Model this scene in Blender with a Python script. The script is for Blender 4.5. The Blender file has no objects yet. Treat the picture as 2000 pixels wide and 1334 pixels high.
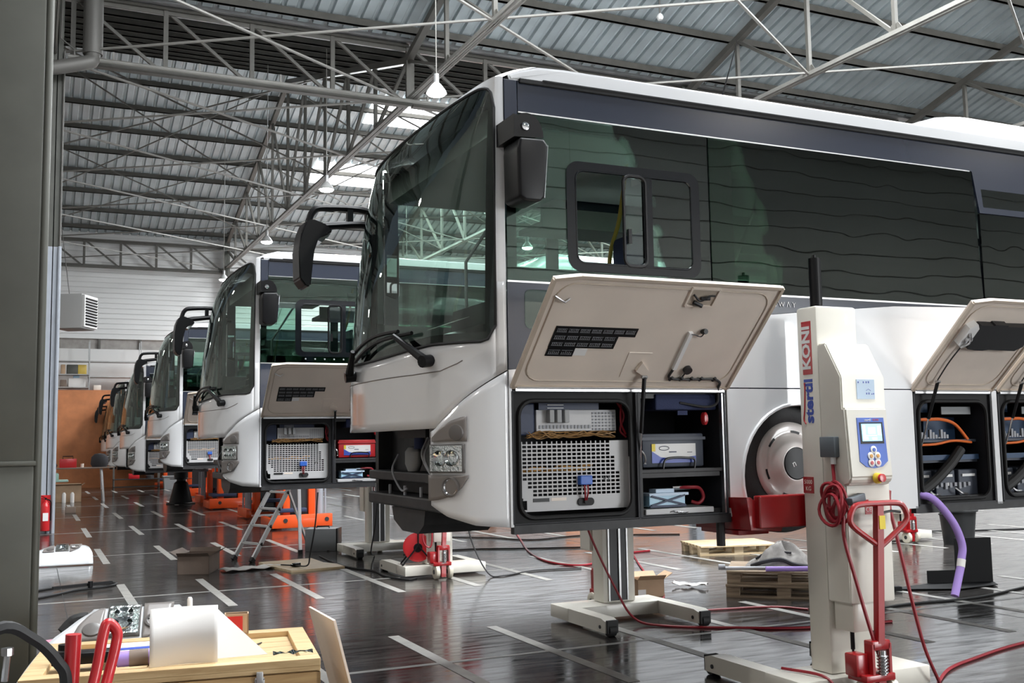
import bpy, bmesh, math, random
from mathutils import Vector, Matrix, Euler
random.seed(7)
PI = math.pi
R = math.radians
scene = bpy.context.scene
COL = scene.collection

# ------------------------------------------------------------------ helpers
class MB:
    """collects shapes and links them as one mesh object"""
    def __init__(s):
        s.bm = bmesh.new(); s.mi = 0
    def face(s, pts):
        try:
            f = s.bm.faces.new([s.bm.verts.new(p) for p in pts]); f.material_index = s.mi; return f
        except ValueError:
            return None
    def box(s, x0, x1, y0, y1, z0, z1, bev=0, M=None, seg=2):
        v = [s.bm.verts.new((x, y, z)) for x in (x0, x1) for y in (y0, y1) for z in (z0, z1)]
        fs = [s.bm.faces.new([v[i] for i in q]) for q in ((0,1,3,2),(4,6,7,5),(0,4,5,1),(2,3,7,6),(0,2,6,4),(1,5,7,3))]
        for f in fs: f.material_index = s.mi
        vs = v
        if bev > 0:
            es = list({e for f in fs for e in f.edges})
            r = bmesh.ops.bevel(s.bm, geom=es, offset=bev, offset_type='OFFSET', segments=seg, profile=.5, affect='EDGES', clamp_overlap=True)
            vs = list({w for f in r['faces'] for w in f.verts} | {w for w in v if w.is_valid})
        if M is not None:
            for w in vs:
                if w.is_valid: w.co = M @ w.co
        return s
    def obox(s, c, size, rot=(0,0,0), bev=0):
        M = Matrix.Translation(c) @ Euler(rot).to_matrix().to_4x4()
        a, b, d = [k/2 for k in size]
        return s.box(-a, a, -b, b, -d, d, bev, M)
    def bar(s, p0, p1, w, h=None, up=(0,0,1)):
        """rectangular bar between two points"""
        h = h or w
        p0, p1 = Vector(p0), Vector(p1); d = p1 - p0; L = d.length
        if L < 1e-6: return s
        d.normalize(); u = Vector(up)
        if abs(d.dot(u)) > .98: u = Vector((1,0,0))
        a = d.cross(u).normalized(); b = a.cross(d).normalized()
        M = Matrix((a, d, b)).transposed().to_4x4(); M.translation = p0
        return s.box(-w/2, w/2, 0, L, -h/2, h/2, 0, M)
    def tube(s, pts, r, seg=8, closed=False, caps=True):
        pts = [Vector(p) for p in pts]; n = len(pts)
        rs = r if isinstance(r, (list, tuple)) else [r]*n
        T = []
        for i in range(n):
            a = pts[(i-1) % n] if (closed or i > 0) else pts[i]
            b = pts[(i+1) % n] if (closed or i < n-1) else pts[i]
            T.append((b-a).normalized())
        t = T[0]; u = Vector((0,0,1)) if abs(t.z) < .9 else Vector((1,0,0))
        u = (u - t*u.dot(t)).normalized(); rings = []
        for i in range(n):
            t = T[i]; u = (u - t*u.dot(t))
            if u.length < 1e-5: u = t.orthogonal()
            u.normalize(); w = t.cross(u)
            rings.append([s.bm.verts.new(pts[i] + (u*math.cos(2*PI*k/seg) + w*math.sin(2*PI*k/seg))*rs[i]) for k in range(seg)])
        m = n if closed else n-1
        for i in range(m):
            A, B_ = rings[i], rings[(i+1) % n]
            off = 0
            if closed and i == n-1:
                off = min(range(seg), key=lambda o: (A[0].co - B_[o].co).length)
            for k in range(seg):
                f = s.bm.faces.new((A[k], A[(k+1) % seg], B_[(k+1+off) % seg], B_[(k+off) % seg])); f.material_index = s.mi
        if caps and not closed:
            for rg, rev in ((rings[0], True), (rings[-1], False)):
                f = s.bm.faces.new(rg[::-1] if rev else rg); f.material_index = s.mi
        return s
    def cyl(s, p0, p1, r, seg=16, r2=None):
        return s.tube([p0, p1], [r, r if r2 is None else r2], seg)
    def lathe(s, prof, M=None, seg=32, arc=None):
        """prof: (radius, height) about local z"""
        M = M or Matrix(); full = arc is None; n = seg if full else seg+1; rings = []
        for (r, h) in prof:
            if r < 1e-6: rings.append([s.bm.verts.new(M @ Vector((0,0,h)))])
            else:
                rings.append([s.bm.verts.new(M @ Vector((r*math.cos(a), r*math.sin(a), h))) for a in
                              [(2*PI*k/seg if full else arc[0] + (arc[1]-arc[0])*k/seg) for k in range(n)]])
        for A, B_ in zip(rings, rings[1:]):
            for k in range(seg):
                j = (k+1) % n
                if len(A) == 1 and len(B_) == 1: continue
                q = (A[0], B_[j], B_[k]) if len(A) == 1 else ((A[k], A[j], B_[0]) if len(B_) == 1 else (A[k], A[j], B_[j], B_[k]))
                f = s.bm.faces.new(q); f.material_index = s.mi
        return s
    def prism(s, poly, f0, f1):
        """poly 2D; f0,f1 map 2D to the two 3D caps"""
        a = [s.bm.verts.new(f0(*p)) for p in poly]; b = [s.bm.verts.new(f1(*p)) for p in poly]; n = len(poly)
        for q in (a, b[::-1]):
            f = s.bm.faces.new(q); f.material_index = s.mi
        for i in range(n):
            f = s.bm.faces.new((a[i], b[i], b[(i+1) % n], a[(i+1) % n])); f.material_index = s.mi
        return s
    def xz(s, poly, y0, y1):
        return s.prism(poly, lambda a, b: (a, y0, b), lambda a, b: (a, y1, b))
    def grid(s, P):
        V = [[s.bm.verts.new(p) for p in row] for row in P]
        for i in range(len(V)-1):
            for j in range(len(V[0])-1):
                try:
                    f = s.bm.faces.new((V[i][j], V[i+1][j], V[i+1][j+1], V[i][j+1])); f.material_index = s.mi
                except ValueError: pass
        return s
    def build(s, name, mats, parent=None, smooth=35, solid=0, solid_off=0, weld=0):
        if weld: bmesh.ops.remove_doubles(s.bm, verts=s.bm.verts[:], dist=weld)
        bmesh.ops.recalc_face_normals(s.bm, faces=s.bm.faces[:])
        me = bpy.data.meshes.new(name); s.bm.to_mesh(me); s.bm.free()
        for m in (mats if isinstance(mats, (list, tuple)) else [mats]): me.materials.append(m)
        if smooth:
            me.shade_smooth(); me.set_sharp_from_angle(angle=R(smooth))
        o = bpy.data.objects.new(name, me); COL.objects.link(o)
        if parent is not None: o.parent = parent
        if solid:
            md = o.modifiers.new('thickness', 'SOLIDIFY'); md.thickness = solid; md.offset = solid_off
        return o

def tag(o, label=None, cat=None, group=None, kind=None):
    if label: o['label'] = label
    if cat: o['category'] = cat
    if group: o['group'] = group
    if kind: o['kind'] = kind
    return o
def thing(name, label, cat, loc=(0,0,0), rz=0, group=None, kind=None):
    o = bpy.data.objects.new(name, None); COL.objects.link(o)
    o.empty_display_size = .2; o.location = loc; o.rotation_euler = (0, 0, rz)
    return tag(o, label, cat, group, kind)
def copy_tree(o, parent=None):
    c = o.copy(); COL.objects.link(c)
    if parent is not None: c.parent = parent
    for ch in list(o.children): copy_tree(ch, c)
    return c
def struct(o, label=None):
    o['kind'] = 'structure'
    if label: o['label'] = label
    return o
def rrect(x0, x1, z0, z1, r, n=5):
    P = []
    for cx, cz, a0 in ((x1-r, z0+r, -90), (x1-r, z1-r, 0), (x0+r, z1-r, 90), (x0+r, z0+r, 180)):
        for k in range(n+1):
            a = R(a0 + 90*k/n); P.append((cx + r*math.cos(a), cz + r*math.sin(a)))
    return P
def smooth_path(pts, n=6):
    """Catmull-Rom through points"""
    P = [Vector(p) for p in pts]; P = [P[0]*2-P[1]] + P + [P[-1]*2-P[-2]]; out = []
    for i in range(1, len(P)-2):
        a, b, c, d = P[i-1:i+3]
        for k in range(n):
            t = k/n
            out.append(.5*((2*b) + (c-a)*t + (2*a-5*b+4*c-d)*t*t + (3*b-a-3*c+d)*t**3))
    out.append(P[-2]); return out
def text(s, size, mat, M, parent, name, align='CENTER', depth=.001, width=1.0, bold=0):
    cu = bpy.data.curves.new(name, 'FONT'); cu.body = s; cu.size = size; cu.extrude = depth; cu.offset = bold
    cu.align_x = align; cu.align_y = 'CENTER'; cu.resolution_u = 2
    t = bpy.data.objects.new(name + '_tmp', cu); COL.objects.link(t)
    me = bpy.data.meshes.new_from_object(t.evaluated_get(bpy.context.evaluated_depsgraph_get()))
    bpy.data.objects.remove(t); bpy.data.curves.remove(cu)
    me.transform(M @ Matrix.Diagonal((width, 1, 1, 1))); me.materials.clear(); me.materials.append(mat); me.name = name
    o = bpy.data.objects.new(name, me); COL.objects.link(o)
    if parent is not None: o.parent = parent
    return o
def frame(origin, ux, uy):
    ux = Vector(ux).normalized(); uy = Vector(uy).normalized(); uz = ux.cross(uy)
    M = Matrix((ux, uy, uz)).transposed().to_4x4(); M.translation = origin; return M
def interp(x, X, Y):
    if x <= X[0]: return Y[0]
    for i in range(len(X)-1):
        if x <= X[i+1]: return Y[i] + (Y[i+1]-Y[i])*(x-X[i])/(X[i+1]-X[i])
    return Y[-1]

# ------------------------------------------------------------------ materials
def mat(name, col, rough=.5, metal=0, coat=0, var=.0, scale=4, emit=0, bump=0, bscale=30, spec=.5):
    m = bpy.data.materials.new(name); m.use_nodes = True; nt = m.node_tree; N = nt.nodes; L = nt.links
    b = N['Principled BSDF']; b.inputs['Roughness'].default_value = rough; b.inputs['Metallic'].default_value = metal
    b.inputs['Coat Weight'].default_value = coat; b.inputs['Coat Roughness'].default_value = .05
    b.inputs['Specular IOR Level'].default_value = spec
    c = (*col, 1)
    tc = N.new('ShaderNodeTexCoord')
    if var > 0:
        n = N.new('ShaderNodeTexNoise'); n.inputs['Scale'].default_value = scale; n.inputs['Detail'].default_value = 5
        L.new(tc.outputs['Object'], n.inputs['Vector'])
        r = N.new('ShaderNodeValToRGB'); r.color_ramp.elements[0].position = .3; r.color_ramp.elements[1].position = .7
        r.color_ramp.elements[0].color = tuple(max(0, k*(1-var)) for k in col) + (1,)
        r.color_ramp.elements[1].color = tuple(min(1, k*(1+var)) for k in col) + (1,)
        L.new(n.outputs['Fac'], r.inputs['Fac']); L.new(r.outputs['Color'], b.inputs['Base Color'])
    else: b.inputs['Base Color'].default_value = c
    if bump:
        n2 = N.new('ShaderNodeTexNoise'); n2.inputs['Scale'].default_value = bscale; L.new(tc.outputs['Object'], n2.inputs['Vector'])
        bp = N.new('ShaderNodeBump'); bp.inputs['Strength'].default_value = bump; bp.inputs['Distance'].default_value = .01
        L.new(n2.outputs['Fac'], bp.inputs['Height']); L.new(bp.outputs['Normal'], b.inputs['Normal'])
    if emit:
        b.inputs['Emission Color'].default_value = c; b.inputs['Emission Strength'].default_value = emit
    return m
def glass_mat(name, tint, refl=1.0, rough=.0, wave=0, ior=1.55):
    m = bpy.data.materials.new(name); m.use_nodes = True; nt = m.node_tree; N = nt.nodes; L = nt.links
    for n in list(N): N.remove(n)
    o = N.new('ShaderNodeOutputMaterial'); mx = N.new('ShaderNodeMixShader'); t = N.new('ShaderNodeBsdfTransparent'); g = N.new('ShaderNodeBsdfGlossy')
    t.inputs['Color'].default_value = (*tint, 1); g.inputs['Roughness'].default_value = rough; g.inputs['Color'].default_value = (refl*.9, refl, refl*.95, 1)
    f = N.new('ShaderNodeFresnel'); f.inputs['IOR'].default_value = ior
    L.new(f.outputs['Fac'], mx.inputs['Fac']); L.new(t.outputs[0], mx.inputs[1]); L.new(g.outputs[0], mx.inputs[2]); L.new(mx.outputs[0], o.inputs['Surface'])
    if wave:
        tc = N.new('ShaderNodeTexCoord'); n = N.new('ShaderNodeTexNoise'); n.inputs['Scale'].default_value = 1.3
        L.new(tc.outputs['Object'], n.inputs['Vector']); bp = N.new('ShaderNodeBump'); bp.inputs['Strength'].default_value = wave; bp.inputs['Distance'].default_value = .02
        L.new(n.outputs['Fac'], bp.inputs['Height']); L.new(bp.outputs['Normal'], g.inputs['Normal']); L.new(bp.outputs['Normal'], f.inputs['Normal'])
    return m
def wood_mat(name, c0, c1, rough=.6):
    m = mat(name, c0, rough); nt = m.node_tree; N = nt.nodes; L = nt.links; b = N['Principled BSDF']
    tc = N.new('ShaderNodeTexCoord'); mp = N.new('ShaderNodeMapping'); mp.inputs['Scale'].default_value = (1.5, 18, 18)
    n = N.new('ShaderNodeTexNoise'); n.inputs['Scale'].default_value = 2.2; n.inputs['Detail'].default_value = 6; n.inputs['Distortion'].default_value = .6
    r = N.new('ShaderNodeValToRGB'); r.color_ramp.elements[0].color = (*c0, 1); r.color_ramp.elements[1].color = (*c1, 1)
    r.color_ramp.elements[0].position = .3; r.color_ramp.elements[1].position = .68
    L.new(tc.outputs['Object'], mp.inputs['Vector']); L.new(mp.outputs[0], n.inputs['Vector']); L.new(n.outputs['Fac'], r.inputs['Fac']); L.new(r.outputs[0], b.inputs['Base Color'])
    return m
M = {}
def defm(**k): M.update(k)
defm(
 white=mat('coach_white', (.74,.75,.77), .18, coat=.8), navy=mat('coach_navy', (.02,.027,.047), .22, coat=.6), dgrey=mat('seal_rubber', (.012,.012,.013), .6, spec=.25),
 black=mat('black_plastic', (.005,.005,.006), .36, spec=.25), refl=mat('lamp_reflector', (.9,.9,.9), .2, 1, bump=.5, bscale=60), rubber=mat('black_rubber', (.014,.014,.015), .65), frit=mat('black_frit', (.006,.007,.009), .08),
 chassis=mat('dark_chassis', (.02,.02,.022), .55, var=.4, scale=9), void=mat('dark_lining', (.018,.019,.024), .6), cream=mat('hatch_cream', (.76,.67,.59), .45, var=.05, scale=3),
 creamedge=mat('hatch_edge', (.52,.44,.36), .5, var=.15), alu=mat('aluminium', (.62,.62,.63), .35, 1), steel=mat('steel', (.55,.55,.56), .25, 1), chrome=mat('chrome', (.85,.85,.87), .06, 1),
 gal=mat('galvanised', (.42,.42,.42), .4, .6, var=.12), lampgrey=mat('lamp_bezel_grey', (.21,.19,.18), .35), lampgrey2=mat('lamp_bezel_dark', (.13,.12,.115), .3),
 panelgrey=mat('unit_light_grey', (.5,.5,.51), .45), unitgrey=mat('unit_mid_grey', (.3,.31,.34), .5), slate=mat('battery_slate', (.05,.06,.085), .5),
 bluelab=mat('label_blue', (.04,.08,.42), .4), bluec=mat('connector_blue', (.03,.12,.5), .4), rearblue=mat('rear_module_blue', (.025,.06,.13), .5), whitelab=mat('label_white', (.8,.8,.8), .5), yellow=mat('label_yellow', (.85,.65,.05), .5),
 skyblue=mat('unit_pale_blue', (.35,.58,.75), .35), red=mat('lift_red', (.32,.009,.012), .3, coat=.4), redb=mat('bright_red', (.5,.016,.022), .32, coat=.3), redc=mat('red_cable', (.27,.012,.022), .45),
 orange=mat('lift_orange', (.8,.09,.012), .4, coat=.2), orangec=mat('orange_cable', (.75,.16,.03), .45), copper=mat('ochre_wires', (.34,.19,.07), .5), liftcream=mat('lift_cream', (.71,.685,.615), .4, coat=.2, var=.04, scale=2),
 liftdark=mat('lift_channel', (.025,.025,.027), .5), screen=mat('lit_screen', (.25,.55,.85), .3, emit=.9), screen2=mat('screen_white', (.8,.9,.95), .3, emit=.9), panblue=mat('panel_blue', (.02,.10,.5), .35),
 paleblue=mat('sticker_pale_blue', (.55,.68,.83), .5), greycon=mat('connector_grey', (.13,.15,.17), .45), nylon=mat('nylon_wheel', (.6,.56,.46), .5), seatnavy=mat('seat_navy', (.02,.03,.085), .8, bump=.3, bscale=120),
 dash=mat('dashboard_black', (.02,.021,.022), .5), intgrey=mat('interior_grey', (.33,.34,.35), .6), poleyel=mat('pole_yellow', (.7,.5,.1), .35), headlin=mat('ceiling_lining', (.82,.84,.83), .7),
 purple=mat('purple_foam', (.36,.24,.62), .7), tyre=mat('tyre_black', (.016,.016,.017), .6, bump=.3), hub=mat('hub_cream', (.74,.69,.66), .25, coat=.6), mirror=mat('mirror_glass', (.8,.82,.84), .02, 1),
 pallet=wood_mat('pallet_pine', (.55,.4,.22), (.78,.63,.42)), palletd=wood_mat('pallet_old', (.16,.11,.07), (.33,.25,.17)), ply=wood_mat('crate_ply', (.36,.21,.085), (.54,.36,.17), .5),
 pine=wood_mat('crate_pine', (.46,.30,.14), (.66,.48,.26), .5), card=mat('cardboard', (.45,.31,.2), .8, var=.1), card2=mat('cardboard_dark', (.2,.15,.12), .8, var=.12), paper=mat('paper_white', (.8,.78,.76), .7),
 cloth=mat('grey_cloth', (.3,.29,.28), .9, var=.25, scale=14), darkcloth=mat('dark_cloth', (.03,.03,.035), .9), binm=mat('bin_black', (.018,.019,.02), .55, spec=.3), blacksteel=mat('black_sheet', (.008,.008,.009), .6, spec=.2),
 ext=mat('extinguisher_red', (.55,.015,.02), .25, coat=.4), column=mat('column_olive', (.075,.076,.064), .5, var=.16, scale=2.2), columnw=mat('column_pale_blue', (.36,.39,.44), .4, var=.05), pipe=mat('pipe_grey', (.13,.125,.115), .5, .2),
 truss=mat('truss_paint', (.105,.10,.088), .55, var=.1), trussl=mat('truss_light_paint', (.22,.213,.195), .5, var=.08), purlin=mat('purlin_olive', (.075,.07,.06), .6, var=.15),
 clad=mat('cladding_white', (.74,.74,.73), .45), cladg=mat('cladding_grey', (.42,.43,.43), .5), board=mat('osb_orange', (.56,.21,.085), .6, var=.12, scale=3), concrete=mat('concrete_wall', (.34,.32,.3), .8, var=.15),
 heater=mat('heater_grey', (.5,.5,.49), .45), lampglow=mat('lamp_glow', (1,.98,.94), .4, emit=40), skylight=mat('skylight_glow', (.95,.98,1), .5, emit=7), bulb=mat('bulb_white', (.8,.8,.78), .3),
 tape=mat('floor_paint', (.27,.262,.245), .45, var=.18, scale=6), line=mat('floor_line', (.25,.245,.235), .4, var=.25, scale=5), coat=mat('navy_module', (.018,.03,.075), .5), amber=mat('amber', (.7,.35,.08), .5),
 green=mat('door_green', (.25,.38,.33), .5), towel=mat('grey_box', (.2,.21,.22), .5),
 wind=glass_mat('windscreen_glass', (.66,.77,.72), 1, ior=1.8, wave=.035), side=glass_mat('side_glass', (.56,.70,.64), 1, wave=.08, ior=1.75), side2=glass_mat('dark_side_glass', (.26,.36,.29), 1, wave=.14, ior=1.55), farglass=glass_mat('far_side_glass', (.8,.9,.86), 1), clear=glass_mat('clear_lens', (.93,.95,.96), 1),
)
# galvanised roof sheet
def sheet_mat():
    m = mat('roof_sheet', (.47,.53,.55), .42, .35, var=.14, scale=1.2); return m
M['sheet'] = sheet_mat()
# polished dark concrete floor
def floor_mat():
    m = mat('polished_concrete', (.05,.047,.045), .14, spec=.34); nt = m.node_tree; N = nt.nodes; L = nt.links; b = N['Principled BSDF']
    tc = N.new('ShaderNodeTexCoord')
    n1 = N.new('ShaderNodeTexNoise'); n1.inputs['Scale'].default_value = .35; n1.inputs['Detail'].default_value = 8; n1.inputs['Roughness'].default_value = .65
    n2 = N.new('ShaderNodeTexNoise'); n2.inputs['Scale'].default_value = 2.3; n2.inputs['Detail'].default_value = 10; n2.inputs['Roughness'].default_value = .7
    mp = N.new('ShaderNodeMapping'); mp.inputs['Rotation'].default_value = (0, 0, R(25)); mp.inputs['Scale'].default_value = (.5, 3.5, 1)
    n3 = N.new('ShaderNodeTexNoise'); n3.inputs['Scale'].default_value = 4; n3.inputs['Detail'].default_value = 8
    for n in (n1, n2): L.new(tc.outputs['Object'], n.inputs['Vector'])
    L.new(tc.outputs['Object'], mp.inputs['Vector']); L.new(mp.outputs[0], n3.inputs['Vector'])
    r = N.new('ShaderNodeValToRGB'); r.color_ramp.elements[0].position = .33; r.color_ramp.elements[1].position = .68
    r.color_ramp.elements[0].color = (.013,.013,.0135,1); r.color_ramp.elements[1].color = (.052,.046,.042,1)
    mx = N.new('ShaderNodeMix'); mx.data_type = 'FLOAT'; mx.inputs['Factor'].default_value = .5
    L.new(n1.outputs['Fac'], mx.inputs['A']); L.new(n2.outputs['Fac'], mx.inputs['B']); L.new(mx.outputs['Result'], r.inputs['Fac'])
    L.new(r.outputs[0], b.inputs['Base Color'])
    mr = N.new('ShaderNodeMapRange'); mr.inputs['From Min'].default_value = .35; mr.inputs['From Max'].default_value = .7; mr.inputs['To Min'].default_value = .07; mr.inputs['To Max'].default_value = .26
    L.new(n3.outputs['Fac'], mr.inputs['Value']); L.new(mr.outputs[0], b.inputs['Roughness'])
    bp = N.new('ShaderNodeBump'); bp.inputs['Strength'].default_value = .05; bp.inputs['Distance'].default_value = .02
    L.new(n2.outputs['Fac'], bp.inputs['Height']); L.new(bp.outputs['Normal'], b.inputs['Normal'])
    return m
M['floor'] = floor_mat()

# ------------------------------------------------------------------ the hall
XA, XB, YA, YB = -9.0, 46.0, -12.0, 50.0
ZC, ZE, SL = 10.1, 11.47, .29          # bottom chord, eave, roof slope
HALF = 13.25
def roofz(y):
    y0 = -3.0 if y < 23.5 else 23.5
    if y < -3.0: return ZE + SL*(-3.0 - y)
    d = y - y0
    return ZE + SL*min(d, 2*HALF - d)
b = MB(); b.box(XA-.5, XB+.5, YA-.5, YB+.5, -.2, 0); struct(b.build('floor', M['floor'], smooth=0), 'dark polished concrete floor of the hall')
# painted marks on the floor
rows = [7.72 + 5.06*k for k in range(-1, 8)]
b = MB()
for k, y in enumerate(rows):
    b.box(-4, 32, y-.03, y+.03, .0005, .002)
struct(b.build('floor_line', M['line'], smooth=0), 'thin pale bay lines across the dark floor')
b = MB()
for k, y in enumerate(rows):
    for j in range(0, 24):
        x = 1.06 + .955*j
        b.box(x-.05, x+.05, y-1.26, y+1.26, .001, .003)
struct(b.build('floor_marking', M['tape'], smooth=0), 'short wide painted bay dashes on the dark floor')
# thin saw joints
b = MB()
for x in (.38, 8.4, 16.4):
    b.box(x-.004, x+.004, YA, YB, .0002, .0012)
struct(b.build('floor_joint', M['rubber'], smooth=0))
# walls
b = MB(); b.box(XA-.3, XA, YA, YB, 0, 11.6); struct(b.build('wall_left', M['concrete'], smooth=0))
b = MB(); b.box(XB, XB+.3, YA, YB, 0, 11.6); struct(b.build('wall_right', M['clad'], smooth=0))
b = MB(); b.box(XA, XB, YB, YB+.3, 4.2, 6.15); struct(b.build('wall_far_band', M['clad'], smooth=0), 'plain white band of the far wall')
b = MB(); b.box(XA, XB, YB+.1, YB+.3, 6.15, 6.62); struct(b.build('wall_far_beam', M['concrete'], smooth=0))
for j in range(9): # posts in the recessed strip
    x = .9 + j*1.75
    b = MB(); b.box(x, x+.09, YB, YB+.12, 6.15, 6.62); struct(b.build('trim_%d' % (j+1), M['pipe'], smooth=0))
b = MB(); z = 6.62
while z < 11.9:                         # horizontal ribbed cladding
    b.box(XA, XB, YB, YB+.25, z, z+.2); b.box(XA, XB, YB+.035, YB+.25, z+.2, z+.235); z += .235
struct(b.build('wall_far', M['clad'], smooth=0), 'white ribbed cladding of the far wall')
b = MB(); b.box(XA, XB, 48.2, YB+.3, 0, 4.2)
struct(b.build('wall_far_board', M['board'], smooth=0), 'orange brown board lining the foot of the far wall')
b = MB(); z = 0
while z < 11.5:
    b.box(XA, XB, YA-.25, YA, z, z+.42); b.box(XA, XB, YA-.25, YA-.07, z+.42, z+.56); z += .56
struct(b.build('wall_back', M['clad'], smooth=0), 'white ribbed cladding behind the camera')
# corrugated roof sheets, four slopes
def sheet(name, ya, za, yb, zb):
    b = MB(); P0 = []; P1 = []; x = XA; p = .36
    ny, nz = (ya-yb), (za-zb)
    while x < XB:
        for dx, dz in ((0, 0), (.2, 0), (.225, .012), (.25, 0), (.275, .078), (.335, .078)):
            P0.append((x+dx, ya, za+dz)); P1.append((x+dx, yb, zb+dz))
        x += p
    b.grid([P0, P1]); o = b.build(name, M['sheet'], smooth=0, solid=.004); return struct(o, 'corrugated metal roof sheeting')
ZR = ZE + SL*HALF
sheet('ceiling', -3, ZE, 10.25, ZR); sheet('ceiling', 10.25, ZR, 23.5, ZE); sheet('ceiling', 23.5, ZE, 36.75, ZR); sheet('ceiling', 36.75, ZR, 50.3, ZE-.087)
sheet('ceiling', YA-.3, ZE+SL*9.3, -3, ZE)
# purlins
for y0 in (-3.0, 23.5):
    for side in (0, 1):
        for k in range(9):
            d = .78 + 1.57*k
            if d > HALF: continue
            y = y0 + d if side == 0 else y0 + 2*HALF - d
            z = roofz(y)
            b = MB(); b.box(XA, XB, y-.035, y+.035, z-.2, z-.02); b.box(XA, XB, y-.035, y+.055, z-.2, z-.185)
            struct(b.build('roof_purlin', M['purlin'], smooth=0), 'long dark steel purlin under the roof sheets')
# roof trusses
TRX = [.18, 8.23, 16.27, 24.4, 32.5]
def truss(x, y0):
    t = thing('roof_truss', 'grey steel lattice truss carrying the roof', None, (x, y0, 0), kind='structure')
    n = 10; p = 2*HALF/n
    zt = lambda d: ZE - .34 + SL*min(d, 2*HALF-d)
    b = MB()
    for s in (-.06, .06):
        b.box(s-.045, s+.045, 0, 2*HALF, ZC-.05, ZC-.035)
        b.box(s-.012, s+.002, 0, 2*HALF, ZC-.05, ZC+.06)
    b.build('bottom_chord', M['trussl'], t, smooth=0)
    for a, c in ((0, HALF), (HALF, 2*HALF)):
        b = MB(); b.bar((0, a, zt(a)), (0, c, zt(c)), .16, .16); b.build('top_chord', M['truss'], t, smooth=0)
    for k in range(1, n):
        b = MB(); b.box(-.045, .045, k*p-.045, k*p+.045, ZC, zt(k*p)); b.build('post', M['truss'], t, smooth=0)
    for k in range(n):
        if k < n//2: a = (0, k*p, zt(k*p)); c = (0, (k+1)*p, ZC)
        else: a = (0, (k+1)*p, zt((k+1)*p)); c = (0, k*p, ZC)
        b = MB(); b.bar(a, c, .08, .08); b.build('diagonal', M['truss'], t, smooth=0)
    b = MB()
    for k in range(1, n):
        b.prism([(k*p-.22, ZC+.03), (k*p+.22, ZC+.03), (k*p+.1, ZC+.22), (k*p-.1, ZC+.22)], lambda y, z: (-.008, y, z), lambda y, z: (.008, y, z))
    b.build('gusset', M['truss'], t, smooth=0)
    return t
for x in TRX:
    for y0 in (-3.0, 23.5): truss(x, y0)
# X bracing in the bottom chord plane and up to the ridge
def rod(p0, p1, w=.055, m='truss'):
    b = MB(); b.bar(p0, p1, w, w*.7); struct(b.build('roof_brace', M[m], smooth=0), 'thin steel brace between roof trusses')
p = 2.65
for i in range(4):
    xa, xb = TRX[i], TRX[i+1]
    for y0 in (-3.0, 23.5):
        for k in (0, 2, 4, 6, 8):
            a, c = y0 + k*p, y0 + (k+2)*p
            if i > 1 and k > 6: continue
            rod((xa, a, ZC-.02), (xb, c, ZC-.02), m='trussl'); rod((xa, c, ZC+.05), (xb, a, ZC+.05), m='trussl')
    for y in (31.45, 36.75, 42.05):     # vertical cross bracing between trusses
        zt = roofz(y) - .4
        rod((xa, y, ZC+.1), (xb, y, zt)); rod((xa, y+.06, zt), (xb, y+.06, ZC+.1))
# valley gutter and lattice girder
b = MB(); b.box(XA, XB, 23.15, 23.17, 11.55, 12.05); b.box(XA, XB, 23.15, 23.9, 11.5, 11.56); b.box(XA, XB, 23.88, 23.9, 11.5, 12.05); b.box(XA, XB, 23.1, 23.17, 11.98, 12.06)
struct(b.build('roof_gutter', M['gal'], smooth=0), 'folded metal valley gutter between the two roofs')
def girder(x0, x1, y, z0, z1, n, name='roof_girder'):
    t = thing(name, 'steel lattice girder below the roof valley', None, (x0, y, 0), kind='structure'); L = x1-x0; p = L/n
    b = MB(); b.box(0, L, -.1, .1, z0-.03, z0+.03); b.box(0, L, -.015, .015, z0, z0+.12); b.build('bottom_chord', M['truss'], t, smooth=0)
    b = MB(); b.box(0, L, -.1, .1, z1-.03, z1+.03); b.box(0, L, -.015, .015, z1-.12, z1); b.build('top_chord', M['truss'], t, smooth=0)
    for k in range(n+1):
        b = MB(); b.box(k*p-.05, k*p+.05, -.04, .04, z0, z1); b.build('post', M['truss'], t, smooth=0)
    for k in range(n):
        b = MB(); b.bar((k*p, .05, z1), ((k+1)*p, .05, z0), .07, .07); b.build('diagonal', M['truss'], t, smooth=0)
    return t
girder(.6, 8.2, 23.4, 9.95, 11.45, 4); girder(8.3, 16.2, 23.4, 9.95, 11.45, 4); girder(16.3, 24.3, 23.4, 9.95, 11.45, 4)
girder(.4, 8.15, 49.7, 9.85, 11.1, 5, 'eaves_girder'); girder(8.3, 16.2, 49.7, 9.85, 11.1, 5, 'eaves_girder')
# columns
def column(name, x0, x1, y0, y1, zp, label, base):
    t = thing(name, label, None, (0, 0, 0), kind='structure')
    tf = .025
    def sec(b, za, zb):
        b.box(x0, x1, y0, y0+tf, za, zb); b.box(x0, x1, y1-tf, y1, za, zb); b.box((x0+x1)/2-.01, (x0+x1)/2+.01, y0, y1, za, zb)
    b = MB(); sec(b, zp, 12); b.build('shaft', M['column'], t, smooth=0)
    b = MB(); sec(b, 0, zp); b.build('painted_foot', M[base], t, smooth=0)
    return t
c1 = column('column_valley', .2, .42, 23.22, 23.6, 5.9, 'steel column at the roof valley, lower part painted pale blue', 'columnw')
b = MB(); b.cyl((.44, 23.16, 0), (.44, 23.16, 5.9), .035); b.build('conduit_foot', M['columnw'], c1)
b = MB(); b.cyl((.44, 23.16, 5.9), (.44, 23.16, 10.1), .02); b.tube([(.40,23.1,13),(.36,23.1,10.35),(.62,23.1,10.15),(.62,23.1,9.9)], .02); b.build('conduit', M['pipe'], c1)
for x in (16.3, 32.5):
    column('column_valley', x-.12, x+.12, 23.22, 23.6, 3, 'steel column at the roof valley', 'columnw')
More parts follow.
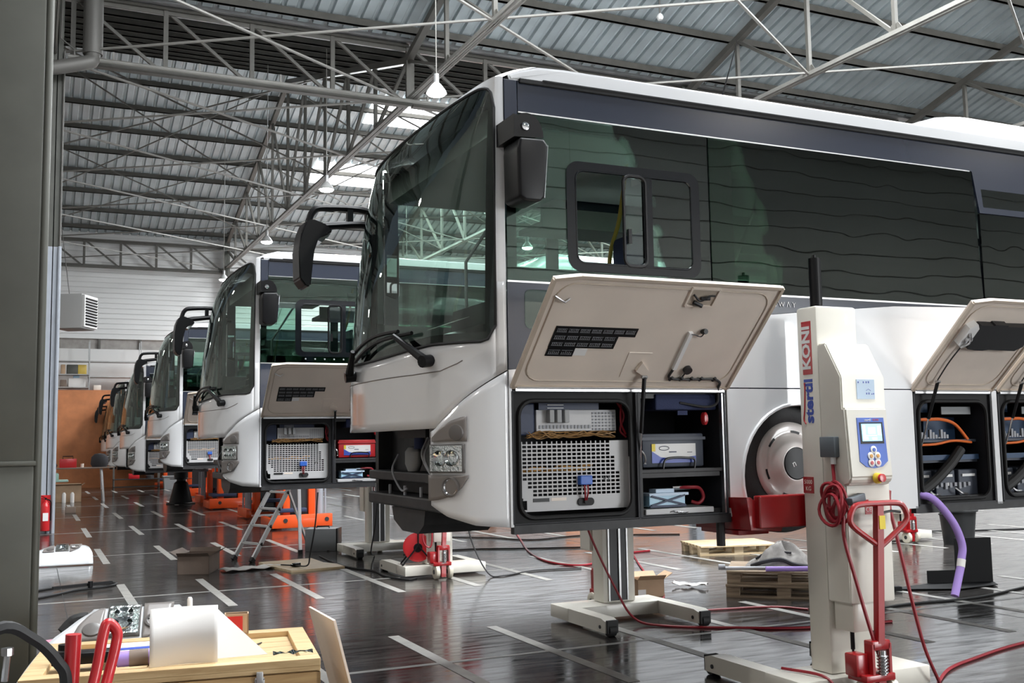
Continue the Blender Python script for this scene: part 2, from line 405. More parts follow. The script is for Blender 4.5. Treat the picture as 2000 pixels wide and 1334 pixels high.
for x in (8.2, 24.4):
    column('column_far', x-.12, x+.12, 49.3, 49.68, 3, 'steel column against the far wall', 'columnw')
# near column, close to the camera on the left: plated box column with rolled edges
t = thing('column_near', 'wide dark olive steel column at the left edge of the hall', None, (0, 0, 0), kind='structure')
for za, zb, m in ((0, 1.62, 'column'), (1.64, 12, 'column')):
    b = MB(); b.box(-.95, .02, 6.9, 7.3, za, zb, .012); b.build('plate', M[m], t)
b = MB(); b.box(-.97, .03, 6.885, 7.31, 1.615, 1.645, .006); b.build('seam', M['column'], t)
b = MB(); b.tube([(.035, 6.93, 0), (.05, 6.93, 12)], .026, 12); b.build('edge_tube', M['column'], t)
# large grey downpipe at the valley column
t = thing('downpipe', 'wide dark downpipe with an elbow below the roof valley', None, kind='structure')
b = MB(); b.tube([(.98, 23.0, 12), (.98, 23.0, 10.05)], .2, 16); b.build('pipe', M['pipe'], t)
b = MB(); b.tube(smooth_path([(.98, 23.0, 10.2), (.97, 22.95, 9.95), (.8, 22.9, 9.8), (-.6, 22.8, 9.35)], 5), .15, 16); b.build('elbow', M['pipe'], t)
b = MB(); b.tube([(.5, 23.1, 9.98), (9.2, 23.1, 9.98), (16, 23.1, 9.98)], .05, 10)
for x in (1.4, 3.2, 5.0, 6.8, 8.6): b.box(x-.02, x+.02, 23.08, 23.12, 9.95, 10.2)
struct(b.build('roof_pipe', M['trussl']), 'long pale pipe running along the valley girder')
# skylights
def skylight(x0, x1, ya, yb):
    b = MB(); za, zb = roofz(ya)-.012, roofz(yb)-.012
    b.grid([[(x0, ya, za), (x0, yb, zb)], [(x1, ya, za), (x1, yb, zb)]])
    return struct(b.build('roof_skylight', M['skylight'], smooth=0, solid=.01), 'bright translucent skylight strip in the roof')
skylight(10.7, 15.6, 42.35, 44.05); skylight(11.8, 16.0, 37.4, 39.25)
for x0 in (2, 10.2, 18.3, 26.3):
    skylight(x0, x0+5, 12.0, 16.5); skylight(x0, x0+5, 2.5, 6.5)
skylight(20, 24, 37.4, 39.25)

# ------------------------------------------------------------------ the coach
PS = [0, .25, .45, .62, .74, .84, .92, 1.0]
PXX = [-.22, -.20, -.15, -.05, .06, .18, .31, .47]
PYY = [0, .35, .66, .93, 1.11, 1.215, 1.265, 1.275]
LZ = [0, 1.1, 1.5, 1.9, 2.4, 2.7, 2.9, 3.0, 3.1]; LXX = [0, 0, .05, .13, .30, .46, .63, .77, .97]
def _cub(x, X, Y):
    # monotone-ish smooth interpolation
    i = 0
    while i < len(X)-2 and x > X[i+1]: i += 1
    h = X[i+1]-X[i]; t = (x-X[i])/h
    m0 = (Y[i+1]-Y[i-1])/(X[i+1]-X[i-1]) if i > 0 else 0 if X is PS and Y is PXX else (Y[1]-Y[0])/(X[1]-X[0])
    m1 = (Y[i+2]-Y[i])/(X[i+2]-X[i]) if i < len(X)-2 else (Y[i+1]-Y[i])/h
    return (2*t**3-3*t*t+1)*Y[i] + (t**3-2*t*t+t)*h*m0 + (-2*t**3+3*t*t)*Y[i+1] + (t**3-t*t)*h*m1
def F(s, z, off=0.0):
    """point on the rounded coach front; s across (-1 near side .. 1 far side), z height"""
    a = min(abs(s), 1); x = _cub(a, PS, PXX); y = _cub(a, PS, PYY)
    x += interp(z, LZ, LXX)*max(0, .27-x)
    if off:
        a2 = max(0, a-.02); nx = _cub(min(1, a+.02), PS, PXX)-_cub(a2, PS, PXX); ny = _cub(min(1, a+.02), PS, PYY)-_cub(a2, PS, PYY)
        l = math.hypot(nx, ny); x -= off*ny/l; y += off*nx/l
    return Vector((x, math.copysign(y, s), z))
def patch(b, s0, s1, zlo, zhi, ns=24, nz=12, off=0.0):
    rows = []
    for i in range(ns+1):
        s = s0 + (s1-s0)*i/ns; a, c = zlo(s), zhi(s)
        rows.append([F(s, a + (c-a)*j/nz, off) for j in range(nz+1)])
    b.grid(rows); return b
K = lambda v: (lambda s: v)
zwb = lambda s: 1.268 + .05*min(1, (abs(s)/.6)**2)                       # windscreen foot
def zwt(s):                                                             # windscreen head
    a = abs(s); return 3.0 - (0 if a < .7 else .06*((a-.7)/.18)**2)
def rnd(f, g, s, e=.885, r=.06):                                        # round the pane corners
    a = abs(s)
    if a <= e-r: return 0
    q = (a-(e-r))/r; return .1*(1-math.sqrt(max(0, 1-q*q)))
zs = lambda s: interp(abs(s), [.60, .62, .66, .70, .74, .79, .85, .925, 1.0], [.762, .775, .835, .885, .945, 1.0, 1.06, 1.135, 1.2])  # bumper seam
zsv = lambda s: zs(s)
zroof = lambda y: 3.145 + .04*math.sqrt(max(0, 1-(abs(y)/1.275)**4))
YN = -1.275
HA = R(44)
def HT(x0):
    """map (u along hinge, v out from hinge, w towards the viewer) of an open flap to coach space"""
    c, s = math.cos(HA), math.sin(HA)
    return lambda u, v, w=0: Vector((x0+u, YN - v*c - w*s, 1.03 + v*s - w*c))

def make_flap(root, x0, L, kind):
    T = HT(x0); V = .885
    b = MB(); P = [(0, 0), (L, 0), (L, V), (.17, V), (0, V-.03)]
    b.prism(P, lambda u, v: T(u, v, -.03), lambda u, v: T(u, v, 0)); fl = b.build('luggage_flap', M['cream'], root, smooth=0)
    b = MB(); e = .012
    for p, q in zip(P, P[1:]+P[:1]): b.bar(T(*p, .002), T(*q, .002), .022, .022, up=T(0,0,1)-T(0,0,0))
    b.build('edge_trim', M['creamedge'], fl, smooth=0)
    b = MB(); q = rrect(.05, L-.05, .055, V-.05, .12); b.tube([T(u, v, .003) for u, v in q], .004, 5, closed=True); b.build('pressed_seam', M['creamedge'], fl)
    b = MB(); b.cyl((x0+.03, YN-.006, 1.022), (x0+L-.05, YN-.006, 1.022), .01, 8); b.box(x0+.02, x0+L-.03, YN-.012, YN, 1.0, 1.018); b.build('hinge', M['alu'], fl)
    if kind == 0:
        b = MB()
        def cell(u0, u1, v0, v1, w=.004): b.prism([(u0, v0), (u1, v0), (u1, v1), (u0, v1)], lambda u, v: T(u, v, 0), lambda u, v: T(u, v, w))
        cell(.137, .602, .334, .505); cell(.602, .722, .436, .505); cell(.139, .330, .264, .336); fb = b.build('fuse_chart', M['black'], fl, smooth=0)
        b = MB(); rnd_ = random.Random(3)
        rowsl = [(.452, .497, .145, .715, 7), (.395, .44, .145, .59, 5), (.342, .385, .145, .59, 5), (.272, .325, .145, .325, 2)]
        for v0, v1, u0, u1, n in rowsl:
            w_ = (u1-u0)/n
            for k in range(n):
                a = u0 + w_*k + .006; z_ = a + w_ - .012
                for vv in (v0+.008, v1-.012):
                    b.prism([(a, vv), (z_, vv), (z_, vv+.0015), (a, vv+.0015)], lambda u, v: T(u, v, 0), lambda u, v: T(u, v, .0055))
                for j in range(6):
                    uu = a + (z_-a)*(j+.3)/6; h = rnd_.uniform(.012, .024)
                    b.prism([(uu, v0+.012), (uu+.0035, v0+.012), (uu+.0035, v0+.012+h), (uu, v0+.012+h)], lambda u, v: T(u, v, 0), lambda u, v: T(u, v, .0055))
        b.build('chart_marking', M['unitgrey'], fl, smooth=0)
        b = MB(); cell(.332, .42, .272, .328, .003); b.build('paper_label', M['whitelab'], fl, smooth=0)
        # latch cup
        b = MB(); cu = [(.968, .848), (1.178, .849), (1.176, .713), (.972, .71)]
        for p, q in zip(cu, cu[1:]+cu[:1]): b.bar(T(*p, .006), T(*q, .006), .012, .012, up=T(0,0,1)-T(0,0,0))
        b.build('latch_frame', M['cream'], fl, smooth=0)
        b = MB(); b.prism([(.975,.72),(1.17,.72),(1.17,.842),(.975,.842)], lambda u, v: T(u, v, 0), lambda u, v: T(u, v, .003)); b.build('latch_recess', M['creamedge'], fl, smooth=0)
        b = MB(); b.tube(smooth_path([T(1.0,.80,.01), T(1.05,.77,.03), T(1.1,.81,.03), T(1.155,.80,.012)]), .007, 6); b.tube([T(1.02,.745,.01), T(1.08,.73,.03)], .014, 6); b.tube([T(1.06,.775,.012), T(1.12,.785,.02)], .012, 6)
        b.build('latch', M['chassis'], fl)
        b = MB(); b.tube([T(.045,.735,.006), T(.09,.715,.02), T(.12,.70,.016), T(.15,.722,.006)], .006, 6); b.build('hook', M['alu'], fl)
        b = MB(); b.prism([(1.103,.497),(1.132,.499),(1.145,.18),(1.116,.178)], lambda u, v: T(u, v, 0), lambda u, v: T(u, v, .022)); b.build('strip_lamp', M['whitelab'], fl, smooth=0)
        b = MB(); b.tube(smooth_path([T(1.12,.49,.02), T(1.15,.485,.02), T(1.2,.472,.02), T(1.215,.5,.02)]), .004, 6); b.tube([T(1.21,.5,.0), T(1.212,.525,.03)], .018, 8)
        b.tube(smooth_path([T(1.125,.18,.012), T(1.128,.1,.012), T(1.25,.088,.014), T(1.4,.094,.014), T(1.5,.092,.014), T(1.56,.06,.014), T(1.575,.0,.012), (x0+1.585, YN+.02, .93), (x0+1.5, YN+.03, .90), (x0+1.3, YN+.06, .93)]), .009, 7)
        for u in (1.14, 1.22, 1.3, 1.38, 1.49): b.tube([T(u,.078,.008), T(u+.004,.112,.022)], .011, 6)
        b.build('lamp_wiring', M['dash'], fl)
        b = MB(); b.cyl(T(1.24,.174,0), T(1.24,.174,.028), .03, 14); b.tube([T(1.24,.16,.01), T(1.225,.095,.012)], .006, 6)
        b.build('round_sensor', M['dash'], fl)
        b = MB()
        for p, q in (((.736,.307),(.91,.306)), ((.736,.307),(.748,.095))): b.bar(T(*p,.002), T(*q,.002), .004, .004)
        b.prism([(.86,.235),(.935,.165),(.915,.116),(.84,.16)], lambda u, v: T(u, v, 0), lambda u, v: T(u, v, .02)); b.build('strut_plate', M['cream'], fl, smooth=0)
        p0, p1 = T(.915,.12,.03), Vector((1.285, YN+.03, .46)); 
    else:
        b = MB(); b.prism([(.10,.66),(.17,.69),(.30,.69),(.31,.70),(.44,.70),(.45,.685),(L-.13,.69),(L-.1,.5),(L-.16,.455),(.42,.46),(.36,.45),(.28,.45),(.2,.46)], lambda u, v: T(u, v, 0), lambda u, v: T(u, v, .05)); b.build('lining_trough', M['black'], fl, smooth=0)
        b = MB(); b.prism([(.07,.66),(.125,.70),(.165,.66),(.165,.50),(.12,.47),(.07,.5)], lambda u, v: T(u, v, 0), lambda u, v: T(u, v, .055)); b.build('strut_plate', M['whitelab'], fl, smooth=0)
        b = MB(); b.cyl(T(.12,.56,.05), T(.12,.56,.075), .03, 12); b.tube(smooth_path([T(.1,.49,.06), T(.13,.55,.08), T(.1,.62,.06)]), .008, 6); b.build('latch', M['steel'], fl)
        b = MB(); b.tube(smooth_path([T(.16,.47,.02), T(.15,.3,.02), T(.165,.12,.02)]), .006, 6); b.build('lamp_cable', M['dash'], fl)
        p0, p1 = T(.165,.11,.03), Vector((x0+.12, YN+.05, .60))
    g = MB(); mid = p0.lerp(p1, .58); g.cyl(p0, mid, .014, 10); gs = g.build('gas_strut', M['black'], root)
    g = MB(); g.cyl(mid, p1, .007, 8); g.build('piston_rod', M['steel'], gs)
    g = MB(); g.cyl(p0+Vector((-.02,0,0)), p0+Vector((.02,0,0)), .012, 8); g.build('ball_joint', M['steel'], gs)
    return fl

def make_bay(root, x0, x1, z0, z1, seal=True, depth=.62):
    b = MB(); y1 = YN+depth
    for q in ([(x0,YN,z0),(x1,YN,z0),(x1,y1,z0),(x0,y1,z0)], [(x0,YN,z1),(x0,y1,z1),(x1,y1,z1),(x1,YN,z1)], [(x0,YN,z0),(x0,y1,z0),(x0,y1,z1),(x0,YN,z1)],
              [(x1,YN,z0),(x1,YN,z1),(x1,y1,z1),(x1,y1,z0)], [(x0,y1,z0),(x1,y1,z0),(x1,y1,z1),(x0,y1,z1)]): b.face(q)
    bay = b.build('side_compartment', M['void'], root, smooth=0, solid=.012)
    if seal:                               # black surround with a rounded opening
        hole = rrect(x0+.05, x1-.045, z0+.035, z1-.06, .1); out = []
        cx, cz = (x0+x1)/2, (z0+z1)/2
        for (a, c) in hole:
            dx, dz = a-cx, c-cz; k = min((x1-cx)/abs(dx) if dx else 9, (z1-cz)/abs(dz) if dz else 9); out.append((cx+dx*k, cz+dz*k))
        b = MB(); n = len(hole)
        A = [b.bm.verts.new((p[0], YN+.02, p[1])) for p in hole]; B_ = [b.bm.verts.new((p[0], YN+.02, p[1])) for p in out]
        for i in range(n): b.bm.faces.new((A[i], A[(i+1)%n], B_[(i+1)%n], B_[i]))
        b.tube([(p[0], YN+.012, p[1]) for p in hole], .014, 6, closed=True); b.build('door_seal', M['dgrey'], bay)
    return bay

def wavy(b, x0, x1, y, z, r, n, amp, rr):
    for k in range(n):
        rg = random.Random(k*13+n); pts = []
        for j in range(9): pts.append((x0+(x1-x0)*j/8, y+rg.uniform(-.03,.03), z+rg.uniform(-amp,amp)))
        b.tube(smooth_path(pts, 3), rr, 5)

def make_bus():
    root = thing('coach', 'white coach nearest the camera with two cream side flaps propped open', 'coach', (2.4, 7.175, 1.03), group='white coaches raised in a row')
    W = M['white']
    # ---- front skin
    e = .885
    b = MB(); patch(b, -e, e, lambda s: zwb(s)+rnd(0,0,s)+.004, lambda s: zwt(s)-rnd(0,0,s), 48, 22); ws = b.build('windscreen', M['wind'], root, smooth=80)
    b = MB()                                                             # black printed border round the pane
    for sg in (-1, 1): patch(b, sg*.845, sg*e, lambda s: zwb(s)+rnd(0,0,s)+.004, lambda s: zwt(s)-rnd(0,0,s), 8, 20, -.004)
    patch(b, -.845, .845, lambda s: zwb(s)+rnd(0,0,s)+.004, lambda s: zwb(s)+rnd(0,0,s)+.06, 40, 2, -.004); patch(b, -.845, .845, lambda s: zwt(s)-rnd(0,0,s)-.13, lambda s: zwt(s)-rnd(0,0,s), 40, 3, -.004)
    b.build('glass_border', M['frit'], ws, smooth=80)
    b = MB(); L_ = [F(-e + 2*e*i/60, zwb(-e+2*e*i/60)+rnd(0,0,-e+2*e*i/60), .003) for i in range(61)]; T_ = [F(e - 2*e*i/60, zwt(e-2*e*i/60)-rnd(0,0,e-2*e*i/60), .003) for i in range(61)]
    b.tube(L_+T_, .010, 6, closed=True); b.build('rubber_gasket', M['rubber'], ws)
    b = MB(); patch(b, -.62, .62, lambda s: .765 + .01*(abs(s)/.62)**2, lambda s: zwb(s)+rnd(0,0,s), 36, 8)
    for sg in (-1, 1): patch(b, sg*.62, sg*.885, zsv, lambda s: zwb(s)+rnd(0,0,s), 14, 8); patch(b, sg*.885, sg*.925, zsv, K(1.70), 3, 8)
    b.build('front_panel', W, root, smooth=60, solid=.02, solid_off=-1, weld=.002)
    b = MB()
    b.tube([F(s/40, interp(abs(s/40), [0,.5,.65,.73,.76], [1.125,1.13,1.142,1.185,1.21]), .0) for s in range(-30, 31)], .004, 5); b.build('panel_crease', M['lampgrey'], root)
    b = MB()                                                             # pillars and roof front
    for sg in (-1, 1):
        patch(b, sg*.885, sg*.925, K(1.70), K(3.045), 3, 14)
    patch(b, -.885, .885, lambda s: zwt(s)-rnd(0,0,s), lambda s: 3.045, 48, 3)
    rowsP = []
    for i in range(57):
        s = -.925 + 1.85*i/56; p = F(s, 3.045); y = p.y*.99
        zr = zroof(y); q = []
        for t in (0, .04, .1, .2, .4, .7, 1):
            q.append(Vector((p.x+(.95-p.x)*t, p.y+(y-p.y)*t, p.z+(zr-p.z)*min(1, math.sin(min(1, t*1.8)*PI/2)))))
        rowsP.append(q)
    b.grid(rowsP); b.build('front_pillar', W, root, smooth=60)
    # ---- near front bumper corner with its lamps
    b = MB(); patch(b, -.60, -.925, lambda s: interp(abs(s), [.60,.68,.8,.925], [.285,.215,.165,.15]), lambda s: zs(s)-.008, 26, 16)
    bc = b.build('bumper_corner', W, root, smooth=60, solid=.015, solid_off=-1)
    def lampset(bc):
        pz = lambda pts, off: [F(s, z, off) for s, z in pts]
        def shell(name, lo, hi, s0, s1, m, off, par):
            b = MB(); patch(b, s0, s1, lo, hi, 12, 6, off); return b.build(name, M[m], par, smooth=60, solid=.012, solid_off=1)
        up = shell('upper_lamp_bezel', K(.690), lambda s: interp(abs(s), [.61,.65,.7,.745,.775], [.71,.77,.82,.842,.848]), -.613, -.768, 'lampgrey', .004, bc)
        b = MB(); c = F(-.725, .745, .012); b.lathe([(.055,0),(.05,.012),(.03,.016),(0,.016)], frame(c, F(-.76,.745)-F(-.69,.745), (0,0,1)), 20); b.build('lens_boss', M['lampgrey2'], up)
        hl = shell('headlamp', K(.492), K(.672), -.600, -.758, 'lampgrey2', .002, bc)
        b = MB(); patch(b, -.605, -.748, K(.502), K(.664), 10, 8, .016); b.build('reflector', M['refl'], hl, smooth=30)
        b = MB()
        for s in (-.655, -.705):
            c = F(s, .585, .018); Mx = frame(c, F(s-.03,.585)-F(s+.03,.585), (0,0,1)); b.lathe([(.052,0),(.05,.012),(.036,.004),(.02,-.008),(0,-.01)], Mx, 20)
        b.build('lamp_bowl', M['chrome'], hl)
        b = MB(); patch(b, -.600, -.755, K(.497), K(.668), 12, 8, .034); b.build('lens', M['clear'], hl, smooth=60)
        lo = shell('lower_lamp_bezel', lambda s: interp(abs(s), [.59,.64,.7,.74,.775], [.312,.32,.345,.39,.465]), K(.478), -.595, -.772, 'lampgrey', .004, bc)
        c = F(-.70, .405, .014); Mx = frame(c, F(-.73,.405)-F(-.67,.405), (0,0,1))
        b = MB(); b.lathe([(.058,.004),(.05,.008),(.044,-.0),(.03,-.004),(0,-.006)], Mx, 24); fo = b.build('fog_lamp', M['chrome'], lo)
        b = MB(); b.lathe([(.062,0),(.066,.012),(.056,.016),(.05,.006)], Mx, 24); b.build('fog_ring', M['lampgrey2'], lo)
    lampset(bc)
    # ---- open nose: chassis seen where the grille is off
    b = MB(); b.box(.32, .40, -1.0, 1.12, .2, .98); b.box(.12, .4, -.98, 1.05, .40, .47, .01); b.box(.10, .34, -.95, 1.0, .21, .30, .015); b.box(.2, .4, 1.04, 1.12, .2, .8); b.box(.15,.4,-1.0,-.93,.25,.8)
    b.prism([(-.2,.2),(.55,.2),(.5,.1),(.3,.03),(-.05,.03),(-.17,.1)], lambda y, z: (.15, y, z), lambda y, z: (.7, y, z))
    b.box(.12, .34, -.3, .3, .72, .82); b.box(.1, .3, -.9, -.6, .6, .78)
    ch = b.build('nose_frame', M['chassis'], root, smooth=0)
    b = MB(); b.lathe([(0,-.09),(.05,-.085),(.075,-.03),(.075,.06),(.05,.09),(0,.1)], Matrix.Translation((.18,.12,.56)) @ Matrix.Diagonal((.8,1.3,1,1)), 16); b.build('washer_tank', M['intgrey'], ch)
    b = MB(); b.cyl((.14,-.12,.64), (.14,-.12,.72), .04, 12); b.build('fluid_cap', M['seatnavy'], ch)
    for k, (y, z) in enumerate(((-.35,.72), (-.4,.7), (.3,.6), (-.75,.66))):
        b = MB(); b.tube(smooth_path([(.12,y,z), (.06,y-.04,z-.12), (.1,y-.12,z-.26), (.12,y-.2,z-.25)]), .008, 6); b.build('nose_hose', M['unitgrey'], ch)
    for y in (-.85,-.55,-.2,.15,.5,.85):
        b = MB(); b.cyl((.12,y,.3), (.12,y,.37), .012, 6); b.build('fixing_bolt', M['unitgrey'], ch)
    b = MB(); b.box(.09,.14,-.62,-.46,.72,.79); b.build('wiring_box', M['unitgrey'], ch)
    # ---- wipers
    for s0, z0, s1, z1, s2, z2 in ((-.60,1.215,-.41,1.40,.12,1.285), (.25,1.19,.12,1.36,-.42,1.43)):
        b = MB(); p0, p1 = F(s0, z0, .05), F(s1, z1, .07)
        b.tube([p0, p0.lerp(p1,.45), p1], [.034,.026,.017], 8); wp = b.build('wiper_arm', M['black'], root)
        b = MB(); b.cyl(F(s0, z0, 0), F(s0, z0-.01, .08), .04, 12); b.build('pivot', M['black'], wp)
        b = MB(); n = 10; b.tube([F(s1+(s2-s1)*k/n, z1+(z2-z1)*k/n + .03*math.sin(PI*k/n), .045) for k in range(-2, n+1)], .014, 6); b.build('wiper_blade', M['black'], wp)
    # ---- near side skin
    c0, r0 = (2.63, .40), .52
    arch = [(c0[0]-r0*math.cos(R(a)), c0[1]+r0*math.sin(R(a))) for a in range(-30, 211, 8)]
    b = MB(); low = [(2.0, 1.026), (2.0, .15), (2.03, .112), (2.10, .112), (2.125, .14)] + arch + [(3.15, .125), (3.745, .125), (3.745, 1.026)]
    b.xz(low, YN, YN+.02); sw = b.build('wheel_arch_panel', W, root, smooth=0)
    b = MB(); b.tube([(x, YN-.001, z) for x, z in arch], .014, 6); b.build('arch_lip', W, sw)
    for q in ([(.325,.15),(.345,.15),(.345,1.03),(.325,1.12)], [(4.60,.125),(4.655,.125),(4.655,1.026),(4.60,1.026)], [(5.52,.125),(9.49,.125),(9.49,1.026),(5.52,1.026)]):
        b = MB(); b.xz(q, YN, YN+.02); b.build('lower_side_panel', W, root, smooth=0)
    b = MB()
    arch2 = [(10.25+.52*math.cos(R(a)), .40+.52*math.sin(R(a))) for a in range(210, -31, -8)]
    b.xz([(9.5,1.026),(9.5,.125)] + arch2 + [(10.9,.125),(13.2,.16),(13.2,1.026)], YN, YN+.02)
    b.build('lower_side_panel', W, root, smooth=0)
    ed = [(.325,1.135),(.62,1.16),(1.2,1.33),(1.95,1.47),(2.364,1.557),(2.63,1.583),(3.22,1.636),(3.6,1.67),(4.41,1.694),(13.2,1.694)]
    b = MB(); b.xz([(13.2,1.034),(.325,1.034)] + ed, YN, YN+.02); b.build('upper_side_panel', W, root, smooth=0)
    b = MB(); b.xz([(.325,1.70),(.325,1.138)] + [(x, z+.003) for x, z in ed[1:9]] + [(4.45,1.70)], YN+.001, YN+.02); nb = b.build('belt_band', M['navy'], root, smooth=0)
    b = MB(); b.box(.325, 13.2, YN-.004, YN+.01, 1.697, 1.709); b.build('chrome_strip', M['alu'], nb, smooth=0)
    b = MB(); b.xz(rrect(.445,.74,1.40,1.655,.04), YN-.003, YN+.002); b.build('low_window', M['side'], nb, smooth=0)
    Mx = frame((2.44, YN-.002, 1.638), (1,0,0), (0,0,1))
    text('C R O S S W \u039b Y', .055, M['chrome'], Mx, nb, 'letters', 'CENTER', .002)
    # glazing
    zb, zt = 1.71, 2.82
    def pane(name, q, m='side', y0=YN+.003, y1=YN+.009):
        b = MB(); b.xz(q, y0, y1); return b.build(name, M[m], root, smooth=0)
    b = MB()
    ox0, ox1, oz0, oz1 = .80, 1.37, 1.835, 2.49
    for q in ((.33,ox0,zb,zt),(ox1,1.905,zb,zt),(ox0,ox1,zb,oz0),(ox0,ox1,oz1,zt)): b.box(q[0], q[1], YN+.003, YN+.009, q[2], q[3])
    w1 = b.build('side_window', M['side'], root, smooth=0)
    b = MB(); ro, ri = rrect(.765,1.82,1.795,2.535,.09), rrect(.835,1.755,1.85,2.475,.06)
    A = [b.bm.verts.new((x, YN-.003, z)) for x, z in ro]; B_ = [b.bm.verts.new((x, YN-.003, z)) for x, z in ri]
    for i in range(len(ro)): b.bm.faces.new((A[i], A[(i+1) % len(ro)], B_[(i+1) % len(ro)], B_[i]))
    b.tube([(x, YN-.001, z) for x, z in ri], .008, 6, closed=True); b.box(1.36,1.43,YN-.004,YN+.02,1.83,2.5); b.build('slider_frame', M['frit'], w1)
    b = MB(); b.tube([(x, YN-.004, z) for x, z in rrect(1.20,1.375,1.85,2.47,.05)], .013, 6, closed=True); b.box(1.225,1.25,YN-.02,YN,2.0,2.1); b.build('sliding_pane', M['black'], w1)
    b = MB(); b.xz(rrect(1.215,1.36,1.86,2.46,.05), YN+.006, YN+.009); b.build('sliding_glass', M['clear'], w1, smooth=0)
    b = MB()
    for q in ((.33,.40,zb,zt),(1.79,1.905,zb,zt),(.33,1.905,zb,1.80),(.33,1.905,2.74,zt)): b.box(q[0], q[1], YN+.012, YN+.03, q[2], q[3])
    b.build('black_border', M['frit'], w1, smooth=0)
    b = MB()
    for k in range(9): b.lathe([(.011,0),(.007,.004),(0,.005)], frame((.9+k*.125, YN+.002, 1.765), (1,0,0), (0,0,1)), 10)
    b.build('screw', M['unitgrey'], w1)
    w2 = pane('side_window', [(1.918,zb),(4.585,zb),(4.525,zt),(1.918,zt)], 'side2')
    b = MB()
    for q in ([(1.918,zb),(2.12,zb),(2.12,zt),(1.918,zt)], [(1.918,zb),(4.585,zb),(4.58,1.80),(1.918,1.80)], [(1.918,2.74),(4.53,2.74),(4.525,zt),(1.918,zt)], [(4.47,zb),(4.585,zb),(4.525,zt),(4.38,zt)], [(2.46,zb),(2.56,zb),(2.5,zt),(2.4,zt)], [(3.52,zb),(3.62,zb),(3.56,zt),(3.40,zt)]): b.xz(q, YN+.012, YN+.03)
    b.build('black_border', M['frit'], w2, smooth=0)
    b = MB(); b.xz([(4.53,zt),(4.595,2.48),(13.2,2.48),(13.2,2.53),(4.64,2.53),(4.62,2.68),(13.2,2.68),(13.2,zt)], YN, YN+.02); b.build('window_header', M['navy'], root, smooth=0)
    w3 = pane('hopper_window', [(4.64,2.53),(6.4,2.53),(6.4,2.68),(4.62,2.68)])
    for x0, x1 in ((4.60,6.42),(6.44,8.6),(8.62,10.6),(10.62,13.1)):
        w = pane('side_window', [(x0,zb),(x1,zb),(x1,2.475),(x0-(.005 if x0 < 5 else 0),2.475)], 'side2')
        b = MB()
        for q in ((x0,x0+.07,zb,2.475),(x1-.07,x1,zb,2.475),(x0,x1,zb,1.79)): b.box(q[0], q[1], YN+.012, YN+.03, q[2], q[3])
        b.build('black_border', M['frit'], w, smooth=0)
    # cantrail, gutter, roof
    b = MB(); b.box(.42, 13.2, YN, YN+.02, 2.82, 3.03); ct = b.build('cantrail', M['navy'], root, smooth=0)
    b = MB(); b.box(.322, .415, YN-.002, YN+.02, 2.72, 3.03, .004); b.build('corner_cap', M['navy'], ct, smooth=0)
    b = MB(); b.box(.43, 13.2, YN-.018, YN+.01, 3.012, 3.045, .005); b.box(.60, 13.2, YN-.022, YN, 3.04, 3.05); b.build('roof_gutter_strip', M['dgrey'], ct, smooth=0)
    b = MB(); b.box(.42, 4.5, YN-.005, YN+.002, 2.815, 2.823); b.build('bright_trim', M['alu'], ct, smooth=0)
    rows_ = []
    for x in (.93, 1.5, 3, 6, 9, 12.9, 13.15, 13.2):
        dz = 0 if x < 13 else (-.02 if x < 13.18 else -.09)
        rows_.append([Vector((x, -1.275+2.55*j/40, zroof(-1.275+2.55*j/40) + dz)) for j in range(41)])
    b = MB(); b.grid(rows_)
    for sg in (-1, 1): b.xz([(.36,3.03),(.36,3.035)] + [(.317+.633*t, 3.045+.10*math.sin(min(1,t*1.8)*PI/2)+.002) for t in (.05,.1,.2,.4,.7,1)] + [(13.2,3.15),(13.2,3.03)], sg*1.27-.004, sg*1.27+.004)
    b.build('roof', W, root, smooth=60, solid=.02, solid_off=-1)
    b = MB(); prof = [(-1.10,3.08),(-1.09,3.26),(-1.02,3.38),(-.85,3.44),(-.5,3.47),(0,3.48),(.5,3.47),(.85,3.44),(1.02,3.38),(1.09,3.26),(1.10,3.08)]
    xs = [(4.15,.0),(4.25,.15),(4.42,.55),(4.62,.92),(4.8,1),(7.2,1),(7.5,.6),(7.7,.0)]
    b.grid([[Vector((x, y*(.96+.04*k), 3.08+(z-3.08)*k)) for y, z in prof] for x, k in xs]); b.build('roof_unit', W, root, smooth=50)
    b = MB(); b.cyl((2.3,-.9,3.13), (2.3,-.9,3.2), .02, 8); b.tube([(2.3,-.9,3.18), (2.37,-.9,3.38), (2.5,-.9,3.75)], [.008,.006,.003], 6); b.build('aerial', M['black'], root)
    # ---- far side skin
    yF = 1.275
    b = MB(); b.xz([(.36,.3),(13.2,.16),(13.2,1.69),(.325,1.69),(.325,1.14)], yF-.02, yF); b.build('far_side_panel', W, root, smooth=0)
    b = MB(); b.box(.33, 13.2, yF-.02, yF, 2.82, 3.03)
    for x in (.33, 1.9, 3.6, 5.6, 7.6, 9.6, 11.9, 13.08): b.box(x, x+.12, yF-.03, yF, 1.69, 2.83)
    b.build('far_window_frame', M['navy'], root, smooth=0)
    for x0, x1 in ((.45,1.9),(2.02,3.6),(3.72,5.6),(5.72,7.6),(7.72,9.6),(9.72,11.9),(12.02,13.08)):
        b = MB(); b.box(x0, x1, yF-.015, yF-.009, 1.69, 2.82); b.build('far_side_window', M['farglass'], root, smooth=0)
    b = MB(); b.box(13.18, 13.2, -1.27, 1.27, .3, 3.0); b.build('rear_panel', W, root, smooth=0)
    # ---- underbody and floor
    b = MB(); b.box(.4, 13.15, -1.22, 1.22, .16, .2);
    b.box(.62, 2.05, -.6, 1.2, .2, .96); b.box(3.2, 9.6, -.62, 1.2, .2, .96); b.box(2.05, 3.2, -.75, .75, .3, .96)
